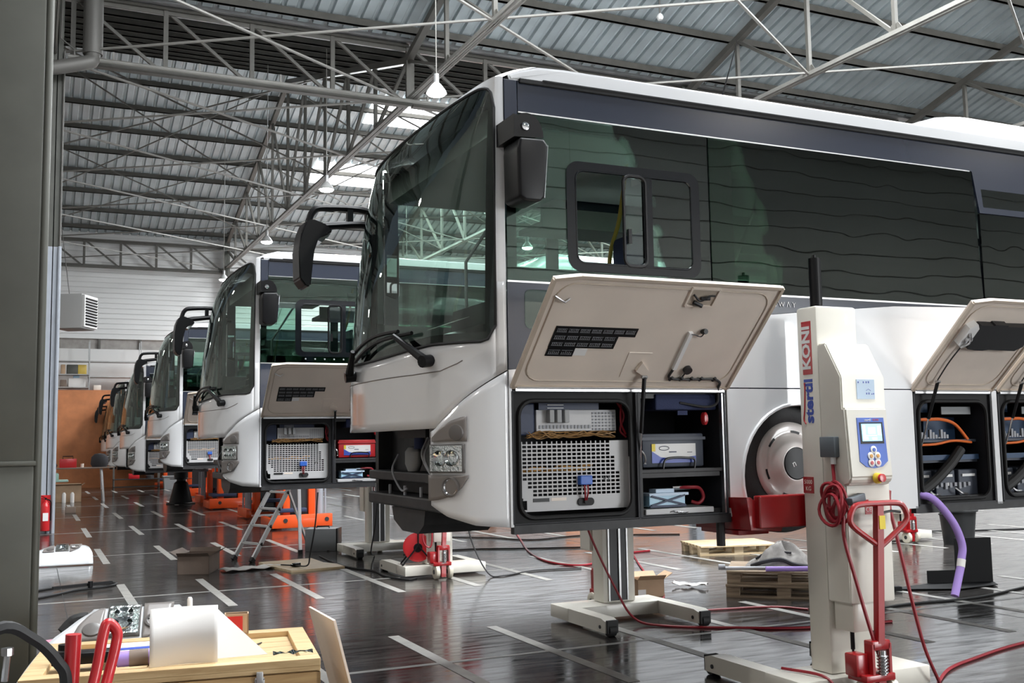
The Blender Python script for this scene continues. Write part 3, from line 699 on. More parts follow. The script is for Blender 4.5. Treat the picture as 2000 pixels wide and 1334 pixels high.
    b.box(.345, 2.0, YN, YN+.05, .105, .165); b.box(3.72, 5.55, YN, YN+.05, .085, .14); b.box(5.5,9.6,-1.2,-.6,.2,.9); b.box(9.6,10.9,-.75,.75,.3,.96); b.box(10.9,13.1,-1.2,1.2,.2,.96) 
    b.tube([(1.95,YN+.06,.12),(1.95,YN+.06,-.06)], .03, 10)
    b.build('underbody', M['chassis'], root, smooth=0)
    b = MB(); b.box(.5, 13.15, -1.2, 1.2, .96, 1.03); b.build('cabin_floor', M['dash'], root, smooth=0)
    b = MB(); b.box(.75, 13.1, -1.22, 1.22, 2.93, 2.96); b.box(1.6, 11.9, -1.22, -.75, 2.55, 2.6); b.box(1.6, 11.9, .75, 1.22, 2.55, 2.6); b.box(1.6,11.9,-.77,-.74,2.55,2.72); b.box(1.6,11.9,.74,.77,2.55,2.72); b.box(.35,1.6,-1.2,1.2,2.74,2.93)
    b.build('cabin_ceiling', M['headlin'], root, smooth=0)
    # ---- cabin
    b = MB(); b.prism([(.04,1.2),(.04,1.36),(.22,1.46),(.5,1.48),(.62,1.38),(.62,1.03),(.3,1.03)], lambda x, z: (x+.06, -.92, z), lambda x, z: (x+.06, .92, z))
    b.prism([(.16,1.35),(.2,1.62),(.55,1.66),(.62,1.4)], lambda x, z: (x+.14, -1.08, z), lambda x, z: (x+.14, -.3, z)); da = b.build('dashboard', M['dash'], root, smooth=30)
    b = MB(); Mx = Matrix.Translation((.72,-.72,1.62)) @ Euler((0, R(-35), 0)).to_matrix().to_4x4()
    b.tube([Mx @ Vector((.23*math.cos(a*PI/14), .23*math.sin(a*PI/14), 0)) for a in range(28)], .017, 8, closed=True)
    for a in (0, 2.1, 4.2): b.bar(Mx @ Vector((0,0,0)), Mx @ Vector((.22*math.cos(a), .22*math.sin(a), 0)), .03, .015)
    b.cyl(Mx @ Vector((0,0,0)), (.5,-.72,1.4), .035, 10); b.build('steering_wheel', M['black'], root)
    b = MB(); b.prism([(.1,-.62),(.32,-.7),(.36,-.42),(.14,-.36)], lambda x, y: (x-.02, y, 1.46+.35*(x-.1)), lambda x, y: (x-.02, y, 1.463+.35*(x-.1))); b.build('paper_sheet', M['paper'], da, smooth=0)
    def seat(x, y0, y1, name, m='seatnavy', zb_=1.03):
        b = MB(); b.box(x, x+.46, y0, y1, zb_+.38, zb_+.5, .04); b.box(x+.4, x+.52, y0, y1, zb_+.45, zb_+1.12, .05); b.box(x+.12, x+.36, y0+.1, y1-.1, zb_, zb_+.39)
        return b.build(name, M[m], root)
    seat(1.15, -1.0, -.5, 'driver_seat', zb_=1.08)
    for k in range(9):
        for y0, y1 in ((-1.18,-.75),(-.73,-.3),(.3,.73),(.75,1.18)): seat(2.75+.86*k, y0, y1, 'passenger_seat')
    b = MB(); b.tube(smooth_path([(1.62,-.35,1.03),(1.62,-.35,2.0),(1.72,-.36,2.4),(1.8,-.38,2.93)]), .017, 8); b.build('grab_pole', M['poleyel'], root)
    b = MB(); b.tube([(.9,.8,1.03),(.9,.8,2.2),(1.3,.5,2.9)], .015, 8); b.tube([(2.15,-1.05,1.7),(2.6,-1.1,2.7)], .012, 6); b.build('hand_rail', M['alu'], root)
    b = MB(); b.box(1.55,1.6,.35,1.2,1.03,2.0); b.box(1.6,1.66,-1.2,-.45,1.03,1.75); b.build('modesty_screen', M['intgrey'], root, smooth=0)
    # ---- wheels
    for xw in (2.63, 10.25):
        for sg in (-1, 1):
            Mx = frame((xw, sg*.93, .49), (1,0,0), (0,0,1)) if sg < 0 else frame((xw, sg*.93, .49), (-1,0,0), (0,0,1))
            wroot = bpy.data.objects.new('wheel', None); COL.objects.link(wroot); wroot.parent = root; wroot.empty_display_size = .1
            b = MB(); b.lathe([(.30,-.14),(.44,-.15),(.495,-.11),(.505,-.02),(.505,.14),(.49,.2),(.43,.235),(.33,.235),(.30,.22)], Mx, 48); b.build('tyre', M['tyre'], wroot)
            b = MB(); b.lathe([(.305,.20),(.30,.235),(.275,.25),(.235,.235),(.19,.25),(.16,.285),(.13,.30),(.118,.30)], Mx, 48); b.build('hub_cover', M['hub'], wroot, smooth=60)
            b = MB(); b.lathe([(.118,.297),(.11,.305),(0,.307)], Mx, 32)
            for k in range(6):
                a0 = k*PI/3 + .15
                b.grid([[Mx @ Vector((r*math.cos(a0+t*.055), r*math.sin(a0+t*.055), h)) for t in range(7)] for r, h in ((.222,.241),(.240,.241))])
            hb = b.build('hub_disc', M['black'], wroot)
            if sg < 0 and xw < 5:
                text('n', .07, M['whitelab'], Mx @ Matrix.Translation((-.03,.0,.308)) @ Matrix.Rotation(R(25),4,'Z'), wroot, 'hub_letter')
    # ---- mirrors
    ym = -1.42
    b = MB(); b.prism([(.29,2.19),(.33,2.165),(.44,2.165),(.47,2.20),(.50,2.53),(.47,2.57),(.30,2.565),(.285,2.5)], lambda x, z: (x, ym-.13, z), lambda x, z: (x, ym+.10, z))
    bmesh.ops.bevel(b.bm, geom=b.bm.edges[:], offset=.022, segments=3, affect='EDGES', profile=.6); mr = b.build('door_mirror', M['black'], root)
    b = MB()
    P = [(.27,2.57)] + [(.36+.115*math.cos(R(a)), 2.58+.15*math.sin(R(a))) for a in range(0, 121, 15)] + [(.27,2.715)]
    b.prism(P, lambda x, z: (x, ym-.11, z), lambda x, z: (x, ym+.16, z)); b.build('mirror_hood', M['black'], mr)
    b = MB(); b.lathe([(.028,0),(.025,.012),(0,.018)], frame((.345, ym-.111, 2.64), (1,0,0), (0,0,1)), 14); b.build('hood_lens', M['chrome'], mr)
    b = MB(); b.prism([(2.2,-.1),(2.54,-.1),(2.54,.07),(2.2,.07)], lambda z, y: (.512-.03*(2.54-z)/.34, ym+y, z), lambda z, y: (.506-.03*(2.54-z)/.34, ym+y, z)); b.build('mirror_face', M['mirror'], mr, smooth=0)
    # far side mirror group on a forward loop arm
    yb_ = 1.36
    b = MB(); up_ = [(.36,2.56),(.21,2.70),(-.17,2.70),(-.27,2.66),(-.31,2.56)]; dn = [(.40,2.46),(.22,2.575),(-.10,2.55),(-.22,2.53),(-.31,2.52)]
    b.tube(smooth_path([(x, yb_, z) for x, z in up_], 4), .03, 8); b.tube(smooth_path([(x, yb_, z) for x, z in dn], 4), .034, 8); b.bar((.21,yb_,2.70),(.22,yb_,2.56),.05,.05); b.bar((.05,yb_,2.70),(.05,yb_,2.56),.05,.05)
    b.bar((.36,yb_,2.55),(.36,1.24,2.5),.06,.06); arm = b.build('mirror_arm', M['black'], root)
    b = MB(); b.prism([(-.30,2.57),(-.18,2.53),(-.13,2.47),(-.22,2.45),(-.27,2.40),(-.29,2.3),(-.32,2.0),(-.36,1.99),(-.415,2.06),(-.42,2.3),(-.40,2.45),(-.36,2.55)], lambda x, z: (x, yb_-.13, z), lambda x, z: (x, yb_+.12, z))
    bmesh.ops.bevel(b.bm, geom=b.bm.edges[:], offset=.012, segments=2, affect='EDGES'); b.build('front_mirror', M['black'], arm)
    b = MB(); b.prism([(-.27,2.40),(-.14,2.46),(-.22,2.38)], lambda x, z: (x, yb_-.10, z), lambda x, z: (x, yb_+.09, z)); b.build('mirror_bowl', M['mirror'], arm)
    b = MB(); b.prism([(.34,2.50),(.45,2.47),(.45,1.96),(.42,1.92),(.34,1.95)], lambda x, z: (x, yb_-.13, z), lambda x, z: (x, yb_+.12, z)); b.build('main_mirror', M['black'], arm, smooth=0)
    b = MB(); b.prism([(1.95,-.115),(2.3,-.115),(2.3,.1),(1.95,.1)], lambda z, y: (.455, yb_+y, z), lambda z, y: (.458, yb_+y, z)); b.prism([(1.97,.31),(2.3,.31),(2.3,.40),(1.97,.40)], lambda z, x: (x+.03, yb_-.132, z), lambda z, x: (x+.03, yb_-.135, z)); b.build('mirror_face', M['mirror'], arm, smooth=0)
    # ---- side compartments
    bay = make_bay(root, .345, 1.26, .165, 1.0)
    # pierced grey cover
    yp = YN+.075; X0, X1, Z0, Z1 = .40, 1.23, .245, .68
    nx, nz = 46, 34; hx, hz = (X1-X0)/nx, (Z1-Z0)/nz
    b = MB()
    def hole(i, j):
        if i % 2 == 0 or j % 2 == 0: return False
        x = X0+(i+.5)*hx; z = Z0+(j+.5)*hz
        if z > .575: return .45 < x < 1.10
        if z > .475: return .45 < x < 1.14
        if z > .43: return .45 < x < 1.18
        if z > .375: return .49 < x < 1.18
        return z > .335 and .52 < x < 1.18
    fx = [0]
    for i in range(nx): fx.append(fx[-1] + (1.55 if i % 2 else .45))
    fz = [0]
    for j in range(nz): fz.append(fz[-1] + (1.25 if j % 2 else .75))
    fx = [X0+(X1-X0)*a/fx[-1] for a in fx]; fz = [Z0+(Z1-Z0)*a/fz[-1] for a in fz]
    V2 = [[None]*(nz+1) for _ in range(nx+1)]
    def v(i, j):
        if V2[i][j] is None: V2[i][j] = b.bm.verts.new((fx[i], yp, fz[j]))
        return V2[i][j]
    for i in range(nx):
        for j in range(nz):
            x = (fx[i]+fx[i+1])/2; z = (fz[j]+fz[j+1])/2
            if hole(i, j): continue
            if x < .47 and z < .36 and (x-.40)+(z-.245) < .12: continue
            b.bm.faces.new((v(i,j), v(i+1,j), v(i+1,j+1), v(i,j+1)))
    cov = b.build('pierced_cover', M['panelgrey'], root, smooth=0, solid=.004)
    b = MB(); b.box(X1, X1+.045, yp-.03, yp+.1, .25, .57, .01); b.box(X0, X1, yp, yp+.02, .235, .247); b.build('cover_flange', M['panelgrey'], cov, smooth=0)
    b = MB(); b.box(.84, .93, yp-.045, yp, .395, .455, .006); cn = b.build('plug_connector', M['bluec'], cov, smooth=0)
    b = MB(); b.cyl((.885, yp-.03, .285), (.885, yp, .285), .01, 8); q = rrect(.835,.955,.26,.31,.024); b.xz(q, yp-.014, yp); b.build('cable_gland', M['rubber'], cov)
    b = MB(); b.tube(smooth_path([(.875,yp-.03,.40),(.868,yp-.05,.35),(.885,yp-.02,.29)]), .006, 6); b.tube(smooth_path([(.9,yp-.03,.40),(.888,yp-.055,.35),(.892,yp-.02,.29)]), .006, 6); b.build('gland_wire', M['redc'], cov)
    b = MB(); b.box(.515,.63,yp-.006,yp,.295,.318); b.build('dark_tag', M['dash'], cov, smooth=0)
    b = MB(); b.box(.645,.755,yp-.004,yp,.298,.318); b.build('yellow_tag', M['cream'], cov, smooth=0)
    text('V3', .05, M['dash'], frame((1.055, yp-.004, .43), (1,0,0), (0,0,1)), cov, 'chalk_letters')
    # fuse and relay board above it
    yr = YN+.12
    b = MB(); b.box(.57, 1.17, yr, yr+.03, .745, .885, .004); rb = b.build('relay_board', M['panelgrey'], root, smooth=0)
    b = MB()
    for i in range(7):
        for j in range(6): b.box(.985+i*.026, .985+i*.026+.016, yr-.007, yr, .752+j*.021, .752+j*.021+.011)
    for i in range(15): b.box(.59+i*.026, .59+i*.026+.016, yr-.006, yr, .762, .785)
    b.build('fuse_row', M['unitgrey'], rb, smooth=0)
    b = MB()
    for i in range(3): b.box(.645+i*.055, .645+i*.055+.035, yr-.05, yr, .80, .885, .005)
    b.build('relay', M['intgrey'], rb, smooth=0)
    b = MB(); wavy(b, .5, 1.15, yr-.0, .722, 0, 9, .026, .0035); b.build('wire_loom', M['copper'], rb)
    b = MB(); b.box(.6, 1.05, yr+.02, yr+.08, .885, .955); b.box(.42,.56,yr,yr+.1,.72,.93,.01); b.build('upper_module', M['coat'], rb, smooth=0)
    b = MB(); b.box(.66,.78,yr+.012,yr+.02,.895,.9); b.box(.66,.78,yr+.012,yr+.02,.915,.92); b.box(.66,.78,yr+.012,yr+.02,.935,.94); b.build('module_stripe', M['whitelab'], rb, smooth=0)
    b = MB(); b.tube(smooth_path([(1.17,yr,.95),(1.22,yr-.02,.85),(1.2,yr,.75),(1.24,yr-.01,.7)]), .008, 6); b.tube(smooth_path([(1.2,yr-.02,.92),(1.19,yr-.03,.8),(1.23,yr-.02,.72)]), .008, 6); b.build('red_lead', M['redc'], rb)
    b = MB(); wavy(b, .42, 1.0, YN+.16, .50, 0, 4, .02, .005); b.build('inner_wiring', M['amber'], bay)
    # battery bay
    bay2 = make_bay(root, 1.275, 1.975, .165, 1.0, seal=False)
    b = MB(); b.box(1.26, 1.30, YN+.012, YN+.05, .165, 1.0); b.box(1.275,1.975,YN+.02,YN+.6,.455,.48,.004); b.box(1.30,1.93,YN+.02,YN+.05,.425,.455); b.build('battery_shelf', M['chassis'], bay2, smooth=0)
    b = MB(); b.box(1.955, 1.985, YN+.004, YN+.04, .16, 1.02); b.build('door_post', M['alu'], bay2, smooth=0)
    b = MB(); b.box(1.45,1.95,YN+.06,YN+.35,.88,.99,.01); b.box(1.62,1.70,YN+.05,YN+.06,.845,.875); b.build('upper_box', M['seatnavy'], bay2, smooth=0)
    b = MB(); b.lathe([(.03,0),(.03,.03),(.02,.04),(0,.04)], frame((1.85,YN+.08,.82),(1,0,0),(0,0,1)) @ Matrix.Diagonal((.7,1.5,1,1)), 14); b.build('isolator_switch', M['redb'], bay2)
    ba = bpy.data.objects.new('battery', None); COL.objects.link(ba); ba.parent = root; ba.empty_display_size = .1
    yb2 = YN+.10
    b = MB(); b.box(1.36, 1.86, yb2, yb2+.24, .49, .72, .012); b.box(1.35,1.87,yb2-.01,yb2+.25,.675,.695); b.build('case', M['slate'], ba)
    b = MB(); b.box(1.43, 1.79, yb2-.004, yb2, .52, .65); b.build('label', M['whitelab'], ba, smooth=0)
    b = MB(); b.prism([(1.43,.52),(1.79,.52),(1.79,.565),(1.6,.545),(1.5,.56),(1.43,.60)], lambda x, z: (x, yb2-.006, z), lambda x, z: (x, yb2-.004, z)); b.build('label_foot', M['bluelab'], ba, smooth=0)
    b = MB(); b.box(1.43,1.458,yb2-.007,yb2-.004,.60,.65); b.build('label_corner', M['yellow'], ba, smooth=0)
    b = MB(); q = [(1.53+.04*math.cos(a*PI/10), .62+.014*math.sin(a*PI/10)) for a in range(20)]; b.tube([(x, yb2-.006, z) for x, z in q], .002, 4, closed=True); b.box(1.57,1.63,yb2-.006,yb2-.004,.59,.598); b.box(1.72,1.76,yb2-.006,yb2-.004,.588,.592); b.build('label_mark', M['coat'], ba)
    b = MB(); b.tube(smooth_path([(1.5,yb2-.03,.47),(1.52,yb2-.03,.54),(1.6,yb2-.03,.555),(1.7,yb2-.03,.552),(1.76,yb2-.03,.54),(1.755,yb2-.03,.47)],4), .008, 6); b.build('carry_strap', M['black'], ba)
    b = MB(); b.tube(smooth_path([(1.29,YN+.03,.62),(1.31,YN+.01,.59),(1.325,YN+.01,.55),(1.325,YN+.02,.52)],4), [.006]*5+[.006]*7+[.012], 6); b.build('door_stay', M['steel'], bay2)
    # pale blue unit below
    un = bpy.data.objects.new('valve_unit', None); COL.objects.link(un); un.parent = root; un.empty_display_size = .1
    yu = YN+.08
    b = MB(); b.box(1.39, 1.68, yu, yu+.2, .225, .315, .006); b.build('body', M['skyblue'], un, smooth=0)
    b = MB(); b.box(1.385,1.70,yu-.012,yu+.21,.30,.318); b.box(1.45,1.60,yu+.01,yu+.1,.318,.345,.004); b.build('top_plate', M['paleblue'], un, smooth=0)
    b = MB(); b.bar((1.40,yu-.008,.235),(1.67,yu-.008,.30),.014,.012); b.bar((1.40,yu-.008,.30),(1.67,yu-.008,.235),.014,.012); b.box(1.39,1.68,yu-.012,yu,.222,.236); b.build('cross_brace', M['coat'], un, smooth=0)
    b = MB(); b.tube(smooth_path([(1.62,yu+.05,.345),(1.72,yu,.35),(1.80,yu,.34),(1.83,yu,.28),(1.79,yu,.24),(1.75,yu+.03,.25)]), .012, 8); b.build('red_hose', M['redc'], un)
    b = MB(); b.cyl((1.61,yu+.05,.345),(1.73,yu+.01,.35),.016,8); b.build('hose_end', M['steel'], un)
    b = MB(); b.box(1.33,1.88,YN+.03,YN+.3,.178,.215,.004); b.build('sliding_tray', M['panelgrey'], bay2, smooth=0)
    b = MB(); wavy(b, 1.36, 1.85, YN+.05, .19, 0, 3, .012, .005); b.build('tray_wire', M['steel'], bay2)
    # battery bays behind the wheel
    for x0, x1 in ((3.76,4.585),(4.675,5.5)):
        bz = make_bay(root, x0, x1, .145, 1.0)
        b = MB(); b.box(x0+.05,x1-.05,YN+.12,YN+.5,.46,.48); b.box(x0+.05,x1-.05,YN+.12,YN+.5,.62,.64)
        for k in range(3): b.box(x0+.07+k*.25, x0+.28+k*.25, YN+.13, YN+.45, .19, .40, .01)
        b.build('battery_block', M['slate'], bz, smooth=0)
        b = MB(); b.box(x0+.05,x1-.05,YN+.1,YN+.12,.48,.52); b.box(x0+.4,x1-.08,YN+.3,YN+.32,.64,.82); b.box(x0+.05,x0+.4,YN+.25,YN+.27,.86,.95); b.build('blue_module', M['rearblue'], bz, smooth=0)
        b = MB(); b.box(x0+.4,x0+.72,YN+.11,YN+.12,.84,.90); b.build('grey_module', M['towel'], bz, smooth=0)
        for q in [(x0+.1+k*.25, x0+.24+k*.25, YN+.118, YN+.13, .345, .365) for k in range(3)] + [(x0+.06,x0+.09,YN+.09,YN+.1,.485,.515), (x0+.42,x0+.46,YN+.118,YN+.13,.275,.30)]:
            b = MB(); b.box(*q); b.build('white_tag', M['whitelab'], bz, smooth=0)
        b = MB(); b.tube(smooth_path([(x0+.06,YN+.15,.80),(x0+.25,YN+.12,.80),(x0+.4,YN+.12,.80),(x0+.55,YN+.12,.76),(x0+.68,YN+.12,.64)]), .013, 8); b.tube(smooth_path([(x0+.05,YN+.12,.60),(x0+.3,YN+.1,.605),(x0+.5,YN+.1,.63),(x0+.72,YN+.12,.615)]), .010, 8); b.build('orange_cable', M['orangec'], bz)
        b = MB()
        for k in range(12): b.box(x0+.1+k*.03, x0+.122+k*.03, YN+.1, YN+.12, .65, .66+.02*(k*7 % 4)); b.box(x0+.1+k*.05, x0+.125+k*.05, YN+.11, YN+.13, .25+.01*(k % 3), .30)
        b.build('terminal_block', M['unitgrey'], bz, smooth=0)
        b = MB(); b.tube(smooth_path([(x0+.02,YN+.08,.20),(x0+.2,YN+.06,.30),(x0+.4,YN+.06,.44),(x0+.55,YN+.08,.56)]), .04, 10); b.build('air_hose', M['rubber'], bz)
        b = MB(); b.tube(smooth_path([(x0+.17,YN+.08,.26),(x0+.22,YN+.06,.215),(x0+.3,YN+.08,.21)],4), .009, 6); b.tube(smooth_path([(x0+.47,YN+.08,.26),(x0+.52,YN+.06,.22),(x0+.6,YN+.08,.21)],4), .009, 6); b.build('lead_clamp', M['alu'], bz)
    make_flap(root, .345, 1.655, 0); make_flap(root, 3.745, .86, 1); make_flap(root, 4.67, .86, 1)
    return root
bus = make_bus()
BUS = [(2.4, 7.175, 1.03, 'white coach nearest the camera with two cream side flaps propped open'),
       (2.275, 14.375, 1.044, 'second white coach in the row, half hidden behind the nearest coach'),
       (2.50, 23.475, 1.14, 'third white coach in the row, standing over orange column lifts'),
       (2.49, 31.075, .895, 'fourth white coach in the row, black mirror arm against the white wall band'),
       (2.60, 38.775, .893, 'fifth white coach in the row, only lamps and mirror arm showing'),
       (2.87, 46.575, .767, 'farthest white coach, closest to the orange board wall')]
coaches = [bus]
for x, y, z, lab in BUS[1:]:
    c = copy_tree(bus); c.location = (x, y, z); c['label'] = lab; coaches.append(c)
def descend(o):
    for ch in o.children:
        yield ch; yield from descend(ch)
for ch in list(descend(coaches[1])):              # the second coach carries a bright red battery
    if ch.name.split('.')[0] == 'case' and ch.parent.name.startswith('battery'):
        ch.data = ch.data.copy(); ch.data.materials[0] = M['redb']
    if ch.name.split('.')[0] == 'aerial': bpy.data.objects.remove(ch)

# ------------------------------------------------------------------ mobile column lifts
def make_lift():
    t = thing('mobile_lift', 'cream mobile column lift with lit blue control panel and red tow handle', 'vehicle lift', (5.04, 5.43, 0), group='cream column lifts')
    cr = M['liftcream']
    b = MB(); b.box(-.55, .56, -.08, .30, .03, .15, .008); b.build('base_beam', cr, t)
    for sg in (-1, 1):
        x0 = -.55 if sg < 0 else .43
        b = MB(); b.prism([(.28,.03),(.97,.03),(.97,.13),(.9,.15),(.28,.15)], lambda y, z: (x0, y, z), lambda y, z: (x0+.13, y, z)); lg = b.build('base_leg', cr, t, smooth=0)
        b = MB(); b.cyl((x0+.03,.955,.055),(x0+.10,.955,.055),.055,14); b.box(x0+.012,x0+.118,.965,.995,.03,.14); b.build('roller', M['rubber'], lg)
        b = MB(); b.cyl((x0-.006,.88,.075),(x0+.136,.88,.075),.016,10); b.build('axle_bolt', M['chassis'], lg)
    b = MB(); b.box(-.23, .13, 0, .2, .15, 2.60, .018); ms = b.build('mast', cr, t)
    b = MB(); b.box(-.13, .06, .198, .206, .17, 2.55); b.build('lift_channel', M['liftdark'], ms, smooth=0)
    b = MB(); b.box(-.06, -.04, .2, .222, .17, 2.55); b.box(-.145,-.13,.2,.215,.17,2.55); b.box(.06,.075,.2,.215,.17,2.55); b.build('guide_rail', M['gal'], ms, smooth=0)
    b = MB(); b.cyl((-.15,.08,2.60),(-.15,.08,2.94),.042,16); b.cyl((-.15,.08,2.94),(-.15,.08,2.965),.012,6); b.build('top_cylinder', M['black'], ms)
    # lettering up the left face of the mast
    b = MB(); b.box(-.233, -.229, .055, .148, 2.135, 2.50); b.build('red_sign', M['redb'], ms, smooth=0)
    b = text('KONI', .108, M['whitelab'], frame((-.2345, .103, 2.318), (0,0,1), (0,1,0)), ms, 'sign_letters', 'CENTER', .0006, 1.12, .004)
    b = text('stertil', .115, M['bluelab'], frame((-.2315, .098, 1.955), (0,0,1), (0,1,0)), ms, 'mast_letters', 'CENTER', .0006, 1.12, .004)
    b = MB(); b.tube(smooth_path([(-.2315,.14,1.80),(-.2315,.158,1.83),(-.2315,.148,1.90),(-.2315,.138,2.03),(-.2315,.14,2.08)]), .006, 5); b.build('red_swoosh', M['redb'], ms)
    b = MB(); b.box(-.236, -.229, .09, .19, 1.33, 1.44); lp = b.build('load_plate', M['red'], ms, smooth=0)
    text('5000', .04, M['cream'], frame((-.2365, .14, 1.405), (0,-1,0), (0,0,1)), lp, 'load_letters', 'CENTER', .0006); text('KG', .04, M['cream'], frame((-.2365, .14, 1.36), (0,-1,0), (0,0,1)), lp, 'load_letters', 'CENTER', .0006)
    # cabinet
    b = MB(); b.prism([(.0,2.335),(-.075,2.335),(-.21,2.10),(-.21,.63),(0,.63)], lambda y, z: (-.23, y, z), lambda y, z: (.15, y, z))
    bmesh.ops.bevel(b.bm, geom=b.bm.edges[:], offset=.008, segments=2, affect='EDGES'); cb = b.build('cabinet', cr, t)
    b = MB(); b.box(-.10, .055, -.214, -.209, 1.955, 2.085); st = b.build('pale_sticker', M['paleblue'], cb, smooth=0)
    b = MB(); rg = random.Random(5)
    for x, z in ((-.09,2.06),(-.045,2.06),(-.02,2.06),(.0,2.06),(-.02,1.985),(.0,1.985),(.025,1.985),(.04,1.985)): b.box(x, x+.008, -.2155, -.213, z, z+rg.uniform(.006,.014))
    b.tube([(-.02+.0*k, -.2145, 2.01) for k in (0,)] + [(.0,-.2145,2.022),(.02,-.2145,2.01)], .0015, 4); b.build('sticker_marking', M['bluelab'], cb, smooth=0)
    b = MB(); b.box(-.13,-.045,-.213,-.209,1.27,1.295); b.box(-.075,-.02,-.214,-.209,1.20,1.26); ce = b.build('warning_sticker', M['redb'], cb, smooth=0)
    text('CE', .042, M['whitelab'], frame((-.048, -.2145, 1.23), (1,0,0), (0,0,1)), cb, 'mark_letters', 'CENTER', .0006)
    b = MB(); b.box(-.2,.03,-.19,-.02,.45,.63,.005); b.cyl((-.09,-.195,.57),(-.09,-.185,.57),.016,10); b.build('lower_bracket', cr, cb)
    b = MB(); b.cyl((-.15,-.12,.45),(-.15,-.12,.33),.014,8); b.cyl((-.15,-.12,.33),(-.14,-.12,.2),.008,8); b.box(-.17,-.11,-.15,-.1,.17,.24); b.build('damper', M['black'], cb)
    # control box
    cx = MB(); cx.prism([(-.21,1.90),(-.255,1.895),(-.285,1.44),(-.26,1.40),(-.21,1.385)], lambda y, z: (-.25, y, z), lambda y, z: (.115, y, z))
    bmesh.ops.bevel(cx.bm, geom=cx.bm.edges[:], offset=.012, segments=2, affect='EDGES'); bx = cx.build('control_box', cr, t)
    fr = frame((-.045, -.2715, 1.665), (1,0,0), (0,.066,1)); P = lambda x, z, w=0: fr @ Vector((x, z, w))
    b = MB(); b.prism([(-.115,.165),(.115,.165),(.12,-.12),(.07,-.155),(0,-.165),(-.07,-.155),(-.12,-.12)], lambda x, z: P(x,z,-.004), lambda x, z: P(x,z,.003)); pn = b.build('keypad', M['panblue'], bx, smooth=0)
    b = MB(); b.prism([(-.1,.135),(.1,.135),(.1,-.005),(-.1,-.005)], lambda x, z: P(x,z,0), lambda x, z: P(x,z,.005)); b.build('screen_bezel', M['black'], pn, smooth=0)
    b = MB(); b.prism([(-.085,.125),(.085,.125),(.085,.012),(-.085,.012)], lambda x, z: P(x,z,0), lambda x, z: P(x,z,.0065)); b.build('screen', M['screen'], pn, smooth=0)
    b = MB()
    for x0, x1, z0, z1 in ((-.075,-.055,.02,.115),(.05,.078,.05,.11),(-.05,.04,.045,.05),(-.03,.03,.06,.10),(-.05,-.035,.02,.04),(.0,.04,.02,.035)): b.prism([(x0,z0),(x1,z0),(x1,z1),(x0,z1)], lambda x, z: P(x,z,0), lambda x, z: P(x,z,.0072))
    b.build('screen_marking', M['screen2'], pn, smooth=0)
    text('stertil', .024, M['whitelab'], P(-.03,.15,.003) and fr @ Matrix.Translation((-.025,.15,.004)), pn, 'panel_letters', 'CENTER', .0006); text('KONI', .02, M['redb'], fr @ Matrix.Translation((.045,.15,.004)), pn, 'panel_letters', 'CENTER', .0006)
    for x, z, m in ((0,-.045,'panblue'),(-.028,-.085,'amber'),(.028,-.085,'amber'),(-.028,-.13,'redb'),(.028,-.13,'redb')):
        b = MB(); b.lathe([(.026,0),(.026,.006),(.02,.008),(.0,.008)], fr @ Matrix.Translation((x,z,.003)), 18); bt = b.build('button', M['whitelab'], bx)
        b = MB(); b.lathe([(.013,.008),(.012,.012),(0,.012)], fr @ Matrix.Translation((x,z,.003)), 12); b.build('button_cap', M[m], bt)
    b = MB(); b.lathe([(.036,0),(.034,.02),(.022,.024),(0,.024)], fr @ Matrix.Translation((.01,-.23,0)), 20); es = b.build('emergency_collar', M['yellow'], bx)
    b = MB(); b.lathe([(.016,.02),(.016,.035),(.028,.04),(.026,.056),(0,.06)], fr @ Matrix.Translation((.01,-.23,0)), 20); b.build('emergency_button', M['redb'], es)
    # sockets
    for x0, x1, y0, y1 in ((-.275,-.23,-.17,-.03),(.15,.19,-.17,-.05)):
        b = MB(); b.box(x0, x1, y0, y1, 1.575, 1.71, .006); so = b.build('socket_box', M['greycon'], t)
        b = MB(); b.cyl(((x0+x1)/2,-.13,1.575),((x0+x1)/2,-.13,1.53),.018,10); b.build('plug_collar', M['whitelab'], so)
    b = MB(); b.obox((-.20,-.26,1.305),(.14,.06,.05),(0,R(-12),R(10)),.006); b.build('loose_plug', M['greycon'], t)
    # carriage and forks under the wheel
    b = MB(); b.box(-.58,.6,.23,.3,1.10,1.32,.01); b.box(-.12,.05,.2,.24,.95,1.5)
    for sg in (-1, 1):
        xa = .03+sg*.62; xb = .03+sg*.37
        b.prism([(xa,1.09),(xb,1.07),(xb+(-sg*.03),1.12),(xa,1.31),(xa+sg*.03,1.31)], lambda x, z: (x-.03, .28, z), lambda x, z: (x-.03, .92, z-.02))
    b.box(-.62,-.36,.42,.86,1.045,1.08,.005); b.build('fork_carriage', M['red'], t, smooth=0)
    # tow handle with hydraulic foot
    hy = -.33
    b = MB(); b.bar((-.125,hy,.40),(-.077,hy,1.262),.05,.045,up=(0,1,0))
    lp = [(-.077,hy,1.0),(-.2,hy,1.075),(-.295,hy,1.14),(-.318,hy,1.19),(-.285,hy,1.255),(-.23,hy,1.275),(-.077,hy,1.277),(.07,hy,1.275),(.13,hy,1.255),(.165,hy,1.19),(.14,hy,1.14),(.045,hy,1.075),(-.077,hy,1.0)]
    b.tube(smooth_path(lp, 5), .019, 10); hd = b.build('tow_handle', M['red'], t)
    b = MB(); b.tube(smooth_path([(-.06,hy-.005,1.215),(.02,hy-.01,1.225),(.10,hy-.01,1.215)],4), .008, 6); b.build('release_lever', M['black'], hd)
    b = MB(); b.box(-.098,-.05,hy-.028,hy-.022,1.115,1.20); b.build('handle_sticker', M['yellow'], hd, smooth=0)
